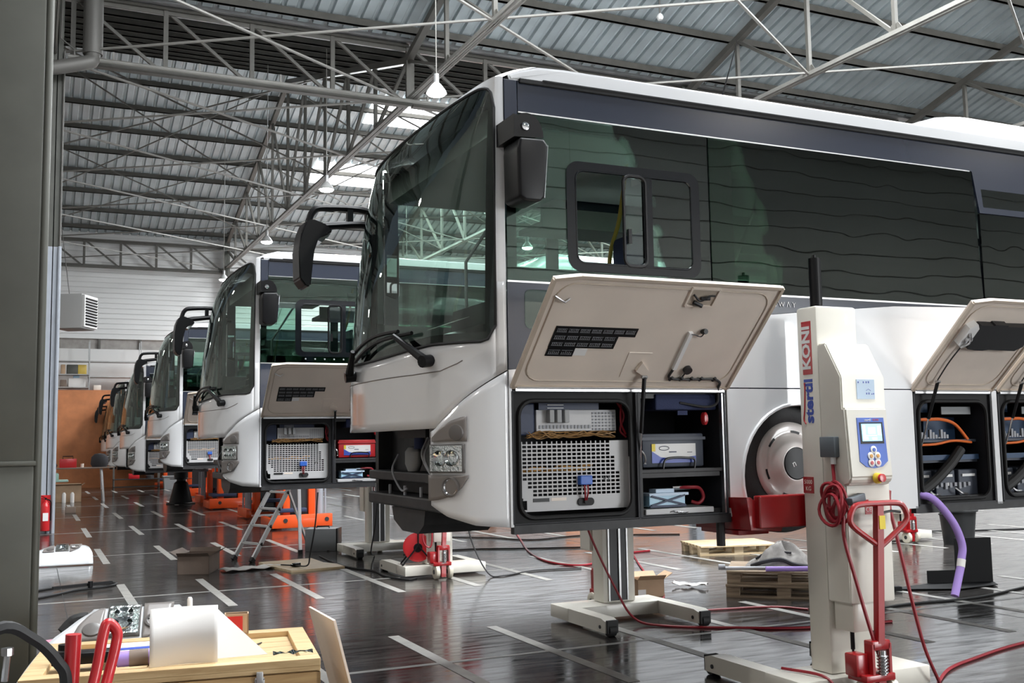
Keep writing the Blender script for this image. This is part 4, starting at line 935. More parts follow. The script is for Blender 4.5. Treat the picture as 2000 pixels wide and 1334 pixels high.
    b = MB(); b.box(-.20,-.05,hy-.02,hy+.06,.36,.42,.008); b.box(-.205,-.185,hy-.02,hy+.05,.2,.40); b.box(-.065,-.045,hy-.02,hy+.05,.2,.40); b.box(-.27,-.03,hy-.03,hy+.14,.17,.215,.006); b.box(-.16,-.10,hy-.02,hy+.05,.03,.19); b.box(-.3,-.2,hy+.02,hy+.13,.2,.34,.01); b.build('hydraulic_foot', M['red'], t)
    b = MB(); b.cyl((-.125,hy-.02,.21),(-.125,hy-.02,.36),.026,14)
    for k in range(6): b.lathe([(.026,-.008),(.036,-.003),(.036,.003),(.026,.008)], Matrix.Translation((-.125,hy-.02,.225+.02*k)), 16)
    b.build('spring', M['steel'], t)
    for x in (-.215, -.04):
        b = MB(); b.lathe([(.03,-.03),(.07,-.032),(.09,-.022),(.093,0),(.09,.022),(.07,.032),(.03,.03)], frame((x,hy+.03,.093),(0,1,0),(0,0,1)), 24); wh = b.build('tow_wheel', M['nylon'], t)
        b = MB(); b.lathe([(.0,-.034),(.028,-.034),(.03,-.03)], frame((x,hy+.03,.093),(0,1,0),(0,0,1)), 16); b.lathe([(.03,.03),(.028,.034),(0,.034)], frame((x,hy+.03,.093),(0,1,0),(0,0,1)), 16); b.build('wheel_hub', M['chassis'], wh)
    return t
lift = make_lift()
for x, y, rz, lab in ((5.14, 8.97, PI, 'cream column lift on the far side of the nearest coach, feet under its sill'),
                      (4.87, 12.65, 0, 'cream column lift between the two nearest coaches, beside the red cable reel'),
                      (4.98, 16.07, PI, 'cream column lift beyond the second coach, next to the stepladder and grey case'),
                      (12.80, 12.65, 0, 'cream column lift with red tow jack seen behind the purple hose'),
                      (12.75, 8.97, PI, 'cream column lift at the rear wheel beyond the nearest coach')):
    c = copy_tree(lift); c.location = (x, y, 0); c.rotation_euler = (0, 0, rz); c['label'] = lab
def make_orange():
    t = thing('orange_lift', 'orange column lift in front of the third coach, behind the stepladder', 'vehicle lift', (5.05, 21.05, 0), group='orange column lifts')
    o = M['orange']
    b = MB(); b.box(-.62,.62,0,.12,.03,.29,.01); b.build('base_beam', o, t)
    for x in (-.56, .56):
        b = MB(); b.box(x-.06,x+.06,.1,1.15,.03,.22,.01); b.build('base_leg', o, t)
    b = MB()
    for x in (-.35,.5):
        b = MB(); b.cyl((x,-.01,.18),(x,0,.18),.045,12); b.build('beam_hole', M['chassis'], t)
    for x in (-.30, .22):
        b = MB(); b.box(x-.07,x+.07,.12,.42,.1,2.5,.01); b.build('mast_flange', o, t)
    b = MB(); b.box(-.24,.16,.22,.3,.1,2.5); b.build('mast_core', M['liftdark'], t, smooth=0)
    b = MB(); b.cyl((.42,.3,.1),(.42,.3,1.6),.08,14); b.cyl((.53,.25,.1),(.53,.25,1.6),.02,8); b.build('ram', M['unitgrey'], t)
    b = MB(); b.box(-.55,.1,.05,.7,.34,.42,.01); b.build('battery_tray', M['coat'], t)
    b = MB(); b.box(-.5,.5,.42,.5,.98,1.15); b.box(-.5,-.38,.45,1.2,.95,1.05); b.box(.38,.5,.45,1.2,.95,1.05); b.build('fork_carriage', o, t, smooth=0)
    return t
ol = make_orange()
for x, y, rz, lab in ((5.2, 25.75, PI, 'orange column lift beyond the third coach'), (5.0, 28.75, 0, 'orange column lift in front of the fourth coach'),
                      (5.25, 33.3, PI, 'orange column lift beyond the fourth coach, near the black cone stand'), (5.2, 36.35, 0, 'orange column lift in front of the fifth coach'), (5.3, 44.2, 0, 'orange column lift in front of the farthest coach')):
    c = copy_tree(ol); c.location = (x, y, 0); c.rotation_euler = (0, 0, rz); c['label'] = lab

# ------------------------------------------------------------------ loose things
def single(b, name, label, cat, m, loc=(0,0,0), rz=0, group=None, smooth=35):
    o = b.build(name, M[m] if isinstance(m, str) else m, None, smooth); o.location = loc; o.rotation_euler = (0,0,rz)
    return tag(o, label, cat, group)
def cable(pts, r, label, m='redc', name='power_cable', n=6):
    b = MB(); b.tube(smooth_path(pts, n), r, 6); return single(b, name, label, 'cable', m)
def make_pallet(label, loc, rz, m, group):
    t = thing('wooden_pallet', label, 'pallet', loc, rz, group)
    for k in range(7):
        y = -.4 + .8*k/6
        b = MB(); b.box(-.6,.6,y-.055,y+.055,.122,.144,.002); b.build('deck_board', M[m], t, smooth=0)
    for x in (-.53, 0, .53):
        b = MB(); b.box(x-.07,x+.07,-.4,.4,.1,.122); b.build('stringer_board', M[m], t, smooth=0)
        for y in (-.35,0,.35):
            b = MB(); b.box(x-.07,x+.07,y-.05,y+.05,.022,.1); b.build('block', M[m], t, smooth=0)
    for y in (-.35,0,.35):
        b = MB(); b.box(-.6,.6,y-.05,y+.05,0,.022); b.build('bottom_board', M[m], t, smooth=0)
    return t
make_pallet('pale new wooden pallet lying flat under the nearest coach', (9.55,12.9,0), R(-15), 'pallet', None)
make_pallet('worn dark pallet resting on the floor, lower of the two stacked', (7.55,9.2,0), R(-42), 'palletd', 'stacked dark pallets')
make_pallet('worn dark pallet on top of the stack, jacket lying on it', (7.55,9.2,.145), R(-40), 'palletd', 'stacked dark pallets')
# jacket: crumpled dome
b = MB(); rows_ = []
for i in range(15):
    row = []
    for j in range(29):
        r = i/14; a = 2*PI*j/28; h = .23*(1-r*r)*(1+.25*math.sin(3*a+4*r)) + .02*math.sin(9*a+7*r)*r*(1-r)*2
        row.append((.36*r*math.cos(a)*(1+.15*math.sin(5*a)), .21*r*math.sin(a)*(1+.15*math.cos(4*a)), max(0.004, h)))
    rows_.append(row)
b.grid(rows_); jk = single(b, 'jacket', 'crumpled grey jacket with black lining on the stacked pallets', 'jacket', 'cloth', (7.52,9.2,.289), R(-38), smooth=60)
b = MB(); b.tube(smooth_path([(-.33,-.1,.02),(-.2,-.17,.07),(-.02,-.19,.10),(.12,-.2,.05),(.3,-.16,.02)]), .022, 6); b.tube(smooth_path([(-.28,-.02,.09),(-.12,-.06,.17),(.1,-.08,.16)]), .012, 6); b.build('lining', M['darkcloth'], jk)
b = MB(); b.cyl((0,0,.026),(.80,0,.026),.026,10); single(b, 'foam_tube', 'purple foam tube lying along the front of the stacked pallets', 'foam tube', 'purple', (7.12,8.98,.289), R(-30))
b = MB(); b.box(-.35,.25,-.05,.05,0,.03,.004); b.cyl((-.42,0,.03),(-.35,0,.03),.03,10); single(b, 'steel_tool', 'grey metal tool lying on the stacked pallets beside the jacket', 'tool', 'unitgrey', (7.15,9.15,.289), R(-30))
# crumpled paper and small carton
b = MB(); b.grid([[(x*.05, y*.035, .012+.02*abs(x)*.25+.014*math.sin(x*1.7+y*2.1)+.012) for y in range(-2,3)] for x in range(-4,5)]); o = single(b, 'crumpled_paper', 'white crumpled paper sheet lying on bare floor near pallets', 'paper', 'paper', (6.95,10.15,0), R(-50)); o.modifiers.new('t','SOLIDIFY').thickness = .004
def carton(name, label, loc, rz, sx, sy, sz, m, flaps=True):
    t = thing(name, label, 'box', loc, rz)
    b = MB(); th = .006; x, y = sx/2, sy/2
    b.box(-x,x,-y,y,0,th); b.box(-x,-x+th,-y,y,0,sz); b.box(x-th,x,-y,y,0,sz); b.box(-x,x,-y,-y+th,0,sz); b.box(-x,x,y-th,y,0,sz); b.build('box_body', M[m], t, smooth=0)
    if flaps:
        for sg, ax in ((-1,0),(1,0),(-1,1),(1,1)):
            b = MB()
            if ax == 0: b.prism([(sg*x,sz),(sg*(x+.1),sz+.06),(sg*(x+.1),sz+.066),(sg*x,sz+.006)], lambda a, c: (a,-y,c), lambda a, c: (a,y,c))
            else: b.prism([(sg*y,sz),(sg*(y+.08),sz+.05),(sg*(y+.08),sz+.056),(sg*y,sz+.006)], lambda a, c: (-x,a,c), lambda a, c: (x,a,c))
            b.build('flap', M[m], t, smooth=0)
    return t
t = carton('cardboard_box', 'small open cardboard box on the floor behind the lift foot', (6.12,9.75,0), R(-12), .30,.24,.2, 'card')
b = MB(); b.box(-.148,-.06,-.124,-.12,.03,.1); b.build('box_label', M['paper'], t, smooth=0)
carton('cardboard_box', 'dark brown open carton on the floor left of the stepladder', (2.13,14.85,0), R(-22), .42,.62,.24, 'card2', True)
# bin
t = thing('waste_bin', 'black round waste bin standing below the open rear bays', 'bin', (13.15,11.85,0))
b = MB(); b.lathe([(0,.01),(.21,.01),(.22,.0),(.27,.5),(.30,.505),(.30,.53),(.265,.53),(.2,.03),(0,.03)], None, 36); b.build('bin_body', M['binm'], t)
b = MB()
for sg in (-1,1): b.tube([(sg*.29,-.06,.5),(sg*.34,-.05,.47),(sg*.34,.05,.47),(sg*.29,.06,.5)], .012, 6)
b.build('bin_handle', M['binm'], t)
text('Me', .07, M['unitgrey'], frame((.17,-.205,.3),(.78,.62,0),(0,0,1)), t, 'bin_letters', 'CENTER', .001)
# black folded bracket on the floor
t = thing('bracket_plate', 'black folded sheet metal bracket standing on the floor at right', 'bracket', (9.62,8.65,0), R(-20))
b = MB(); b.prism([(-.36,0),(.42,0),(.42,.52),(-.02,.52),(-.02,.16),(-.36,.16)], lambda x, z: (x, .1, z), lambda x, z: (x, .112, z)); b.build('upright_plate', M['blacksteel'], t, smooth=0)
b = MB(); b.prism([(-.95,-.25),(-.2,-.35),(.35,-.12),(.42,.1),(-.36,.1),(-.75,-.1)], lambda x, y: (x, y, .012), lambda x, y: (x, y, .02)); b.box(-.95,-.85,-.29,-.21,0,.05); b.build('foot_plate', M['blacksteel'], t, smooth=0)
# purple hose hanging out of the rear bay of the nearest coach
b = MB(); b.tube(smooth_path([(6.19,5.96,1.255),(6.26,5.86,1.22),(6.36,5.78,1.05),(6.40,5.74,.88),(6.36,5.72,.76)], 6), .029, 12); hs = single(b, 'foam_hose', 'purple foam hose hanging from the open rear bay', 'hose', 'purple')
b = MB(); b.cyl((6.365,5.72,.775),(6.345,5.715,.72),.031,12); b.build('tape_band', M['paper'], hs)
b = MB(); b.cyl((6.345,5.715,.72),(6.23,5.68,.52),.029,12); b.build('hose_tip', M['purple'], hs)
# cable reel on the lift base
t = thing('cable_reel', 'red cable reel drum on a black stand, on the cream lift base', 'cable reel', (4.55,12.75,.15), R(-12))
Mx = frame((0,0,.22),(1,0,0),(0,0,1))
for h in (-.06,.06):
    b = MB(); b.lathe([(0,h-.004),(.17,h-.004),(.18,h),(.17,h+.004),(0,h+.004)], Mx, 32); b.build('drum_side', M['redb'], t)
b = MB(); b.lathe([(.13,-.055),(.13,.055)], Mx, 24); b.build('wound_cable', M['rubber'], t)
b = MB(); b.lathe([(.06,.062),(.05,.075),(0,.078)], Mx, 20); b.build('hub_disc', M['black'], t)
b = MB(); b.tube([(-.2,-.11,.012),(0,-.085,.25),(.0,-.085,.42),(.0,0,.44),(0,.085,.42),(0,.085,.25),(-.2,.11,.012)], .011, 6); b.tube([(.2,-.11,.012),(0,-.085,.25)], .011, 6); b.tube([(.2,.11,.012),(0,.085,.25)], .011, 6); b.tube([(-.2,-.11,.012),(-.2,.11,.012)], .011, 6); b.tube([(.2,-.11,.012),(.2,.11,.012)], .011, 6); b.build('stand', M['black'], t)
# aluminium stepladder
t = thing('stepladder', 'aluminium stepladder standing open beside the second coach', 'ladder', (0,0,0))
A0, A1, Tp = Vector((2.80,16.05,0)), Vector((2.97,15.55,0)), Vector((4.02,16.4,1.32))
tA = Vector((3.66,16.75,1.32)); tB = Vector((3.84,16.28,1.32))
for nm, p0, p1 in (('front_rail',A0,tA),('front_rail',A1,tB)):
    b = MB(); b.bar(p0, p1, .03, .07); r_ = b.build(nm, M['alu'], t, smooth=0); b = MB(); b.bar(p0-(p1-p0).normalized()*.0, p0+(p1-p0).normalized()*.07, .045, .085); b.build('foot_cap', M['rubber'], r_, smooth=0)
B0, B1 = Vector((4.35,17.75,0)), Vector((3.87,16.28,0))
for p0, p1 in ((B0,tA),(B1,tB)):
    b = MB(); b.bar(p0, p1, .028, .05); r_ = b.build('rear_rail', M['alu'], t, smooth=0); b = MB(); b.bar(p0, p0+(p1-p0).normalized()*.07, .04, .07); b.build('foot_cap', M['rubber'], r_, smooth=0)
for k in range(1,6):
    q = k/5.4; b = MB(); b.bar(A0.lerp(tA,q), A1.lerp(tB,q), .06, .03); r_ = b.build('tread', M['alu'], t, smooth=0)
    b = MB()
    for p in (A0.lerp(tA,q), A1.lerp(tB,q)): b.cyl(p+Vector((-.03,0,0)), p+Vector((.03,0,0)), .028, 8)
    b.build('rivet_block', M['chassis'], r_)
b = MB(); b.bar(tA, tB, .12, .03); b.build('top_cap', M['alu'], t, smooth=0)
# grey case with black corners
t = thing('grey_case', 'grey case with black edges standing behind the stepladder', 'case', (4.32,16.62,0), R(-28))
b = MB(); b.box(-.26,.26,-.15,.15,0,.36,.012); b.build('case_body', M['towel'], t)
b = MB(); b.box(.245,.27,-.155,.155,0,.365,.004); b.box(.1,.14,-.16,.16,0,.02); b.build('edge_strip', M['black'], t)
b = MB(); b.tube([(-.1,0,.36),(-.1,0,.39),(.1,0,.39),(.1,0,.36)], .01, 6); b.build('carry_handle', M['black'], t)
# plywood sheet and paper wrap on the floor
b = MB(); b.prism([(-.42,-.62),(.35,-.66),(.4,-.3),(.33,.0),(.42,.62),(-.38,.66),(-.42,.3)], lambda x, y: (x,y,.0), lambda x, y: (x,y,.028)); single(b, 'plywood_board', 'rough plywood board lying on the floor behind the ladder foot', 'board', 'pallet', (3.52,14.72,.0), R(10), smooth=0)
b = MB(); b.grid([[(x*.09, y*.06, .012+.012*math.sin(x*2+y)+.01) for y in range(-3,4)] for x in range(-5,6)]); o = single(b, 'paper_wrap', 'crumpled pale wrapping paper beside the plywood board', 'paper', 'paper', (2.86,14.75,0), R(8)); o.modifiers.new('t','SOLIDIFY').thickness = .003
# grey corner bumper lying on the floor at left, lamps upward
def bumper(label, M4):
    t = thing('bumper_corner', label, 'bumper', (0,0,0), 0, 'removed bumper corners'); t.matrix_world = M4
    src = [c for c in bus.children if c.name.split('.')[0] == 'bumper_corner'][0]
    c = copy_tree(src, t); c.name = 'bumper_shell'; return t
E1 = Vector((0,0,1)); E2 = Vector((-.72,.69,0)).normalized(); E3 = E1.cross(E2)
def lay(label, loc, zfloor, yaw, lean):
    """lay a removed (opposite hand) corner down: its height runs to the left, its outer face up"""
    W1 = Vector((-math.cos(yaw), -math.sin(yaw), 0)); up = Vector((0,0,1)); side = W1.cross(up)
    W2 = (up*math.cos(lean) + side*math.sin(lean)).normalized(); W3 = W1.cross(W2)
    A = Matrix((W1, W2, W3)).transposed() @ Matrix((E1, E2, E3)) @ Matrix.Diagonal((1, -1, 1))
    M4 = A.to_4x4(); c = A @ Vector((.05,-1.08,.62)); M4.translation = Vector(loc) - c
    src = [q for q in bus.children if q.name.split('.')[0] == 'bumper_corner'][0]
    zmin = min((M4 @ v.co).z for v in src.data.vertices)
    M4.translation.z += zfloor - zmin + .012
    return bumper(label, M4)
lay('removed white bumper corner lying on the floor by the valley column', (.42,16.9,0), 0, R(-3), R(-25))
lay('removed white bumper corner with lamps behind the wooden crate', (.46,6.32,0), .42, R(-8), R(-40))
b = MB()
for k in range(4): b.box(-.5,.5,-.36+.2*k,-.2+.2*k,.38,.40)
for x in (-.42,0,.42): b.box(x-.05,x+.05,-.36,.4,0,.38)
o = b.build('low_skid', M['pine'], None, 0); o.location = (.52,6.34,0); tag(o, 'low wooden skid on the floor under the bumper corner', 'skid')
# ---- wooden crate in the foreground
t = thing('wooden_crate', 'wooden flight crate with framed lid in the left foreground', 'crate', (.655,5.24,0), R(-8))
hx, hy, H_ = .63, .42, .75
b = MB(); b.box(-hx+.012,hx-.012,-hy+.012,hy-.012,.02,H_-.06); b.build('crate_body', M['ply'], t, smooth=0)
for q in ((-hx,hx,-hy,-hy+.02,.02,.10),(-hx,hx,-hy,-hy+.02,H_-.15,H_-.062),(-hx,-hx+.09,-hy,-hy+.02,.1,H_-.15),(hx-.09,hx,-hy,-hy+.02,.1,H_-.15),(hx-.02,hx,-hy,hy,H_-.15,H_-.062),(hx-.02,hx,-hy,-hy+.09,.02,H_-.15),(hx-.02,hx,hy-.09,hy,.02,H_-.15),(-hx,hx,hy-.02,hy,H_-.15,H_-.062)):
    b = MB(); b.box(*q, .002); b.build('batten', M['ply'], t, smooth=0)
b = MB(); b.box(-hx,hx,-hy,hy,H_-.055,H_-.035,.002)
ld = b.build('lid', M['pine'], t, smooth=0)
for k in range(5):
    y0 = -hy+.09+k*.132; b = MB(); b.box(-hx+.085,hx-.085,y0,y0+.129,H_-.04,H_-.028); b.build('lid_board', M['pine'], ld, smooth=0)
for q in ((-hx,hx,-hy,-hy+.085),(-hx,hx,hy-.085,hy),(-hx,-hx+.085,-hy+.085,hy-.085),(hx-.085,hx,-hy+.085,hy-.085),(-.12,-.04,-hy+.085,hy-.085)):
    b = MB(); b.box(*q, H_-.035, H_, .003); b.build('lid_batten', M['pine'], ld, smooth=0)
for x in (-.33,.36):
    b = MB(); b.box(x-.022,x+.022,-hy-.006,-hy,H_-.13,H_-.075,.002); b.box(x-.015,x+.015,-hy-.018,-hy-.004,H_-.115,H_-.04,.004); b.cyl((x-.02,-hy-.012,H_-.07),(x+.02,-hy-.012,H_-.07),.005,8); b.build('toggle_latch', M['gal'], t)
b = MB(); b.box(hx-.05,hx+.002,-hy-.003,-hy+.05,H_-.16,H_-.115); b.build('corner_plate', M['gal'], t, smooth=0)
# things lying on the crate
b = MB(); b.grid([[(-.145+.29*i/16, .02*math.sin(i/16*PI)+.012*j, .0+.25*j) for j in range(2)] for i in range(17)]); o = single(b, 'paper_sheet', 'large curved white sheet standing on the front of the crate', 'sheet', 'paper', (.64,4.88,.752), R(-5)); o.modifiers.new('t','SOLIDIFY').thickness = .003
b = MB(); b.face([(0,0,.0),(.235,-.02,.006),(.02,.10,.205),(-.03,.08,.2)]); o = single(b, 'paper_sheet', 'white triangular sheet leaning beside the larger curved sheet', 'sheet', 'paper', (.78,4.93,.754), R(-6), smooth=0); o.modifiers.new('t','SOLIDIFY').thickness = .003
t = thing('spray_bottle', 'white bottle tip poking up behind the curved sheet', 'bottle', (.74,5.45,.722))
b = MB(); b.lathe([(0,0),(.03,0),(.03,.12),(.012,.15),(.012,.16)], None, 16); b.build('bottle_body', M['paper'], t); b = MB(); b.lathe([(.014,.16),(.013,.235),(.008,.245),(0,.245)], None, 12); b.build('bottle_cap', M['paper'], t)
t = carton('small_carton', 'small red and brown carton at the back edge of the crate', (.99,5.56,.752), R(-10), .12,.08,.1, 'card', False)
b = MB(); b.box(-.058,.03,-.043,-.04,.01,.09); b.build('red_print', M['ext'], t, smooth=0)
for k, (x, y, rz, lab) in enumerate(((1.0,5.27,55,'thin brown pencil lying on the crate lid, nearer of two'),(1.03,5.30,48,'thin brown pencil lying on the crate lid, farther of two'))):
    b = MB(); b.cyl((-.07,0,.0),(.07,0,.0),.004,6); single(b, 'pencil', lab, 'pencil', 'dash', (x,y,.728), R(rz), 'pencils on the crate')
b = MB(); b.grid([[(x*.03, y*.02, .012+.008*math.sin(x*2.3+y*1.7)) for y in range(-1,2)] for x in range(-3,4)]); o = single(b, 'plastic_bag', 'small crumpled clear plastic bag on the crate front edge', 'bag', 'clear', (1.12,4.85,.754), R(-8))
b = MB(); b.face([(-.16,-.10,0),(.16,-.12,0),(.15,.10,0),(-.14,.11,0)]); o = single(b, 'printed_leaflet', 'white leaflet with blue panel lying on the crate lid', 'leaflet', 'paper', (.48,5.28,.782), R(-5), smooth=0); o.modifiers.new('t','SOLIDIFY').thickness = .002
b = MB(); b.box(-.10,.06,-.085,-.03,.0012,.0022); b.build('blue_panel', M['bluelab'], o, smooth=0)
t = thing('foam_roll', 'purple foam roll behind the curved sheet on the crate', 'roll', (.40,4.98,.785), R(-6))
b = MB(); b.cyl((-.03,0,0),(.13,0,0),.035,18); b.build('foam_sleeve', M['purple'], t); b = MB(); b.cyl((-.06,0,0),(-.03,0,0),.03,16); b.cyl((.02,0,0),(.10,0,0),.0365,18); b.build('dark_wrap', M['card2'], t)
b = MB(); b.box(-.13,.12,-.05,.05,.0,.05,.006); b.cyl((-.08,0,.06),(-.08,0,.085),.028,12); single(b, 'black_bracket', 'black moulded bracket lying on the crate lid near the red handle', 'bracket', 'black', (.24,5.15,.755), R(-8))
b = MB(); b.tube(smooth_path([(-.1,.0,.05),(-.05,.02,.10),(.03,.02,.11),(.10,0,.06)]), [.045]*6+[.05]*6+[.035]*6+[.03], 10); b.cyl((.1,0,.05),(.26,.02,.03),.022,8); single(b, 'rubber_sleeve', 'black rubber sleeve lying on the back of the bumper corner', 'rubber sleeve', 'rubber', (.30,6.62,.60), R(-5))
b = MB(); b.cyl((-.09,0,.03),(.07,.02,.035),.028,12); o = single(b, 'foam_sleeve', 'short pink foam sleeve left of the black rubber sleeve', 'foam sleeve', mat('pink_foam', (.6,.25,.35), .7), (.16,6.5,.585), R(4)); 
# leaning board
b = MB(); q = [Vector((1.60,5.12,.0)), Vector((1.66,5.85,.0)), Vector((1.45,5.9,.80)), Vector((1.405,5.2,.83))]; n = (q[1]-q[0]).cross(q[3]-q[0]).normalized()*.012
b.face(q); b.face([p+n for p in q][::-1])
for i in range(4): b.face([q[i], q[i]+n, q[(i+1)%4]+n, q[(i+1)%4]])
single(b, 'leaning_board', 'pale thin board leaning against the right end of the crate', 'board', 'cream', smooth=0)
# red tow handle and hose nearest the camera
t = thing('pallet_truck_handle', 'red tubular truck handle in the left foreground before the crate', 'pallet truck', (.18,3.6,0))
b = MB(); b.tube([(-.055,0,0),(-.05,0,.9),(-.043,.0,1.135)], .024, 14); b.build('handle_post', M['redb'], t)
b = MB(); b.tube(smooth_path([(-.02,-.06,.86),(.02,-.03,1.0),(.045,0,1.13),(.06,.01,1.158),(.085,.01,1.13),(.082,.0,1.09),(.06,-.02,1.0),(.02,-.08,.86)],6), .017, 12); b.build('handle_loop', M['redb'], t)
b = MB(); b.box(-.22,.25,-.35,.05,.12,.2,.01); b.box(-.1,.1,-.1,.05,.2,.5,.01); b.bar((.0,-.07,.48),(.0,-.07,.88),.05,.05); b.build('truck_body', M['red'], t, smooth=0)
b = MB()
for x in (-.12,.15): b.cyl((x-.03,-.2,.09),(x+.03,-.2,.09),.09,18)
b.build('truck_wheel', M['rubber'], t)
cable([(-.35,3.45,.6),(-.25,3.45,1.05),(-.08,3.5,1.185),(.02,3.55,1.14),(.09,3.58,1.06),(.118,3.58,.98),(.10,3.56,.7),(.02,3.5,.05)], .019, 'thick black hose arching over at the left edge, beside red handle', 'rubber', 'rubber_hose')
t = thing('grey_machine', 'grey machine top with bolt at the lower left corner', 'machine', (-.06,3.3,0))
b = MB(); b.box(-.3,.09,-.15,.2,.12,1.02,.03); b.box(-.3,-.02,-.2,.1,.7,1.09,.02)
for x in (-.25,.05):
    for y in (-.1,.15): b.cyl((x,y,0),(x,y,.13),.03,10)
b.build('machine_body', M['towel'], t); b = MB(); b.cyl((.01,-.05,1.08),(.015,-.05,1.15),.009,10); b.cyl((.015,-.05,1.15),(.015,-.05,1.17),.016,8); b.build('bolt', M['steel'], t)
cable([(.035,3.35,1.035),(.11,3.4,1.012),(.165,3.46,.985)], .007, 'thin wooden stick lying across grey machine toward red handle', 'pine', 'wooden_stick')
# black looped cable on the floor, steel fitting
cable([(-.2,13.6,.014),(.3,14.05,.014),(.8,14.25,.014),(1.02,14.1,.014),(.9,13.85,.014),(.55,13.7,.014),(.3,13.4,.014),(-.1,13.0,.014)], .014, 'long black looped cable on the floor left of the pale dash', 'rubber')
b = MB(); b.bar((-.35,0,.03),(.35,.06,.03),.05,.03); b.cyl((.08,0,.0),(.08,0,.07),.03,10); single(b, 'wiper_part', 'black slim metal part lying on the black looped cable', 'metal part', 'black', (.62,13.75,.028), R(12))
# fire extinguisher
t = thing('fire_extinguisher', 'red fire extinguisher hanging on the pale blue column foot', 'fire extinguisher', (.30,23.12,.06))
b = MB(); b.lathe([(0,0),(.075,0),(.08,.02),(.08,.47),(.06,.54),(.025,.58),(.025,.62)], None, 24); b.build('cylinder', M['ext'], t)
b = MB(); b.box(-.02,.02,-.02,.02,.62,.66); b.bar((-.01,0,.66),(-.09,0,.70),.02,.012); b.bar((-.01,0,.64),(-.1,0,.65),.02,.012); b.tube(smooth_path([(.02,0,.63),(.09,0,.58),(.095,0,.4),(.09,0,.2)]), .012, 6); b.build('valve', M['black'], t)
b = MB(); b.prism([(-.05,.2),(.05,.2),(.05,.36),(-.05,.36)], lambda x, z: (x, -.0785, z), lambda x, z: (x, -.083, z)); b.build('label', M['whitelab'], t, smooth=0)
b = MB(); b.box(-.10,.10,.09,.095,.0,.72); single(b, 'red_backing_sign', 'red backing board behind fire extinguisher on the column', 'sign', 'ext', (.29,23.118,.05), smooth=0)
# ---- far end of the hall
t = thing('air_heater', 'white hanging air heater with dark louvres in front of white cladding', 'heater', (1.15,33.4,5.25), R(-28))
b = MB(); b.box(-.5,.36,-.45,.45,0,1.03,.02); b.build('casing', M['heater'], t)
b = MB(); b.box(.36,.44,-.43,.43,.04,1.0,.01); lv = b.build('outlet_frame', M['clad'], t, smooth=0)
for k in range(10):
    b = MB(); b.obox((.45,-.0,.12+.085*k),(.02,.72,.055),(0,R(30),0)); b.build('louvre', M['black'], lv, smooth=0)
b = MB()
for y in (-.35,.35): b.cyl((-.4,y,1.0),(-.95,y,4.86),.012,6)
b.build('hanger', M['pipe'], t)
b = MB(); b.tube(smooth_path([(-.5,0,.8),(-.9,0,.85),(-1.2,0,1.2),(-1.2,0,5.2)]), .15, 14); b.build('flue', M['gal'], t)
# workbench and trestle
def bench(label, loc, L, D, Hh, m):
    t = thing('work_bench', label, 'bench', loc)
    b = MB(); b.box(-L/2,L/2,-D/2,D/2,Hh-.04,Hh,.004); b.build('bench_top', M[m], t, smooth=0)
    for sx in (-1,1):
        for sy in (-1,1):
            b = MB(); b.bar((sx*(L/2-.3),sy*(D/2-.08),0),(sx*(L/2-.38),sy*(D/2-.2),Hh-.04),.06,.06); b.build('leg', M['alu'], t, smooth=0)
        b = MB(); b.bar((sx*(L/2-.33),-D/2+.1,.35),(sx*(L/2-.33),D/2-.1,.35),.04,.04); b.build('cross_rail', M['alu'], t, smooth=0)
    return t
bench('long brown workbench before orange board wall, red toolbox on it', (1.2,36.0,0), 2.5,.9,1.09,'card2')
bench('small trestle with pale tray beside the valley column', (.35,26.3,0), .9,.7,.98,'green')
t = thing('toolbox', 'bright red toolbox standing on the long workbench', 'toolbox', (1.08,36.0,1.09))
b = MB(); b.box(-.25,.25,-.15,.15,0,.28,.01); b.build('box_body', M['redb'], t); b = MB(); b.tube([(-.15,0,.28),(-.15,0,.36),(.15,0,.36),(.15,0,.28)], .015, 6); b.build('carry_handle', M['black'], t)
b = MB(); b.lathe([(0,0),(.22,0),(.27,.1),(.25,.32),(.15,.42),(0,.44)], Matrix.Diagonal((1,.6,1,1)), 20); single(b, 'black_bag', 'rounded black bag at the right end of the long workbench', 'bag', 'darkcloth', (2.02,36.0,1.09))
b = MB(); b.lathe([(0,0),(.2,0),(.23,.08),(.18,.2),(0,.24)], Matrix.Diagonal((1.2,.7,1,1)), 16); single(b, 'dark_bundle', 'dark cloth bundle at the left end of the long workbench', 'bundle', 'darkcloth', (.5,35.9,1.09))
b = MB(); b.cyl((0,0,0),(0,0,.12),.05,14); single(b, 'small_tin', 'small pale orange tin beside the red toolbox', 'tin', 'cream', (1.5,35.9,1.09))
carton('cardboard_box', 'brown cardboard box under the long workbench', (1.05,36.2,0), 0, .9,.5,.52, 'card', True)
for k, x in enumerate((.98,1.22)):
    b = MB(); b.lathe([(0,0),(.06,0),(.06,.26),(.03,.32),(0,.32)], None, 14); single(b, 'white_canister', 'white canister before the box under workbench, %s one' % ('left' if k == 0 else 'right'), 'canister', 'paper', (x,35.72,0), 0, 'canisters under the workbench')
b = MB(); b.box(-.18,.18,-.12,.12,0,.14,.01); b.box(-.17,.17,-.11,.11,.14,.16); single(b, 'parts_tray', 'pale green tray of parts on the trestle', 'tray', 'green', (.42,26.3,.98))
b = MB(); b.box(-.06,.2,-.1,.1,0,.16,.01); single(b, 'dark_block', 'small brown block on the floor behind the trestle', 'block', 'card2', (.92,30.0,0))
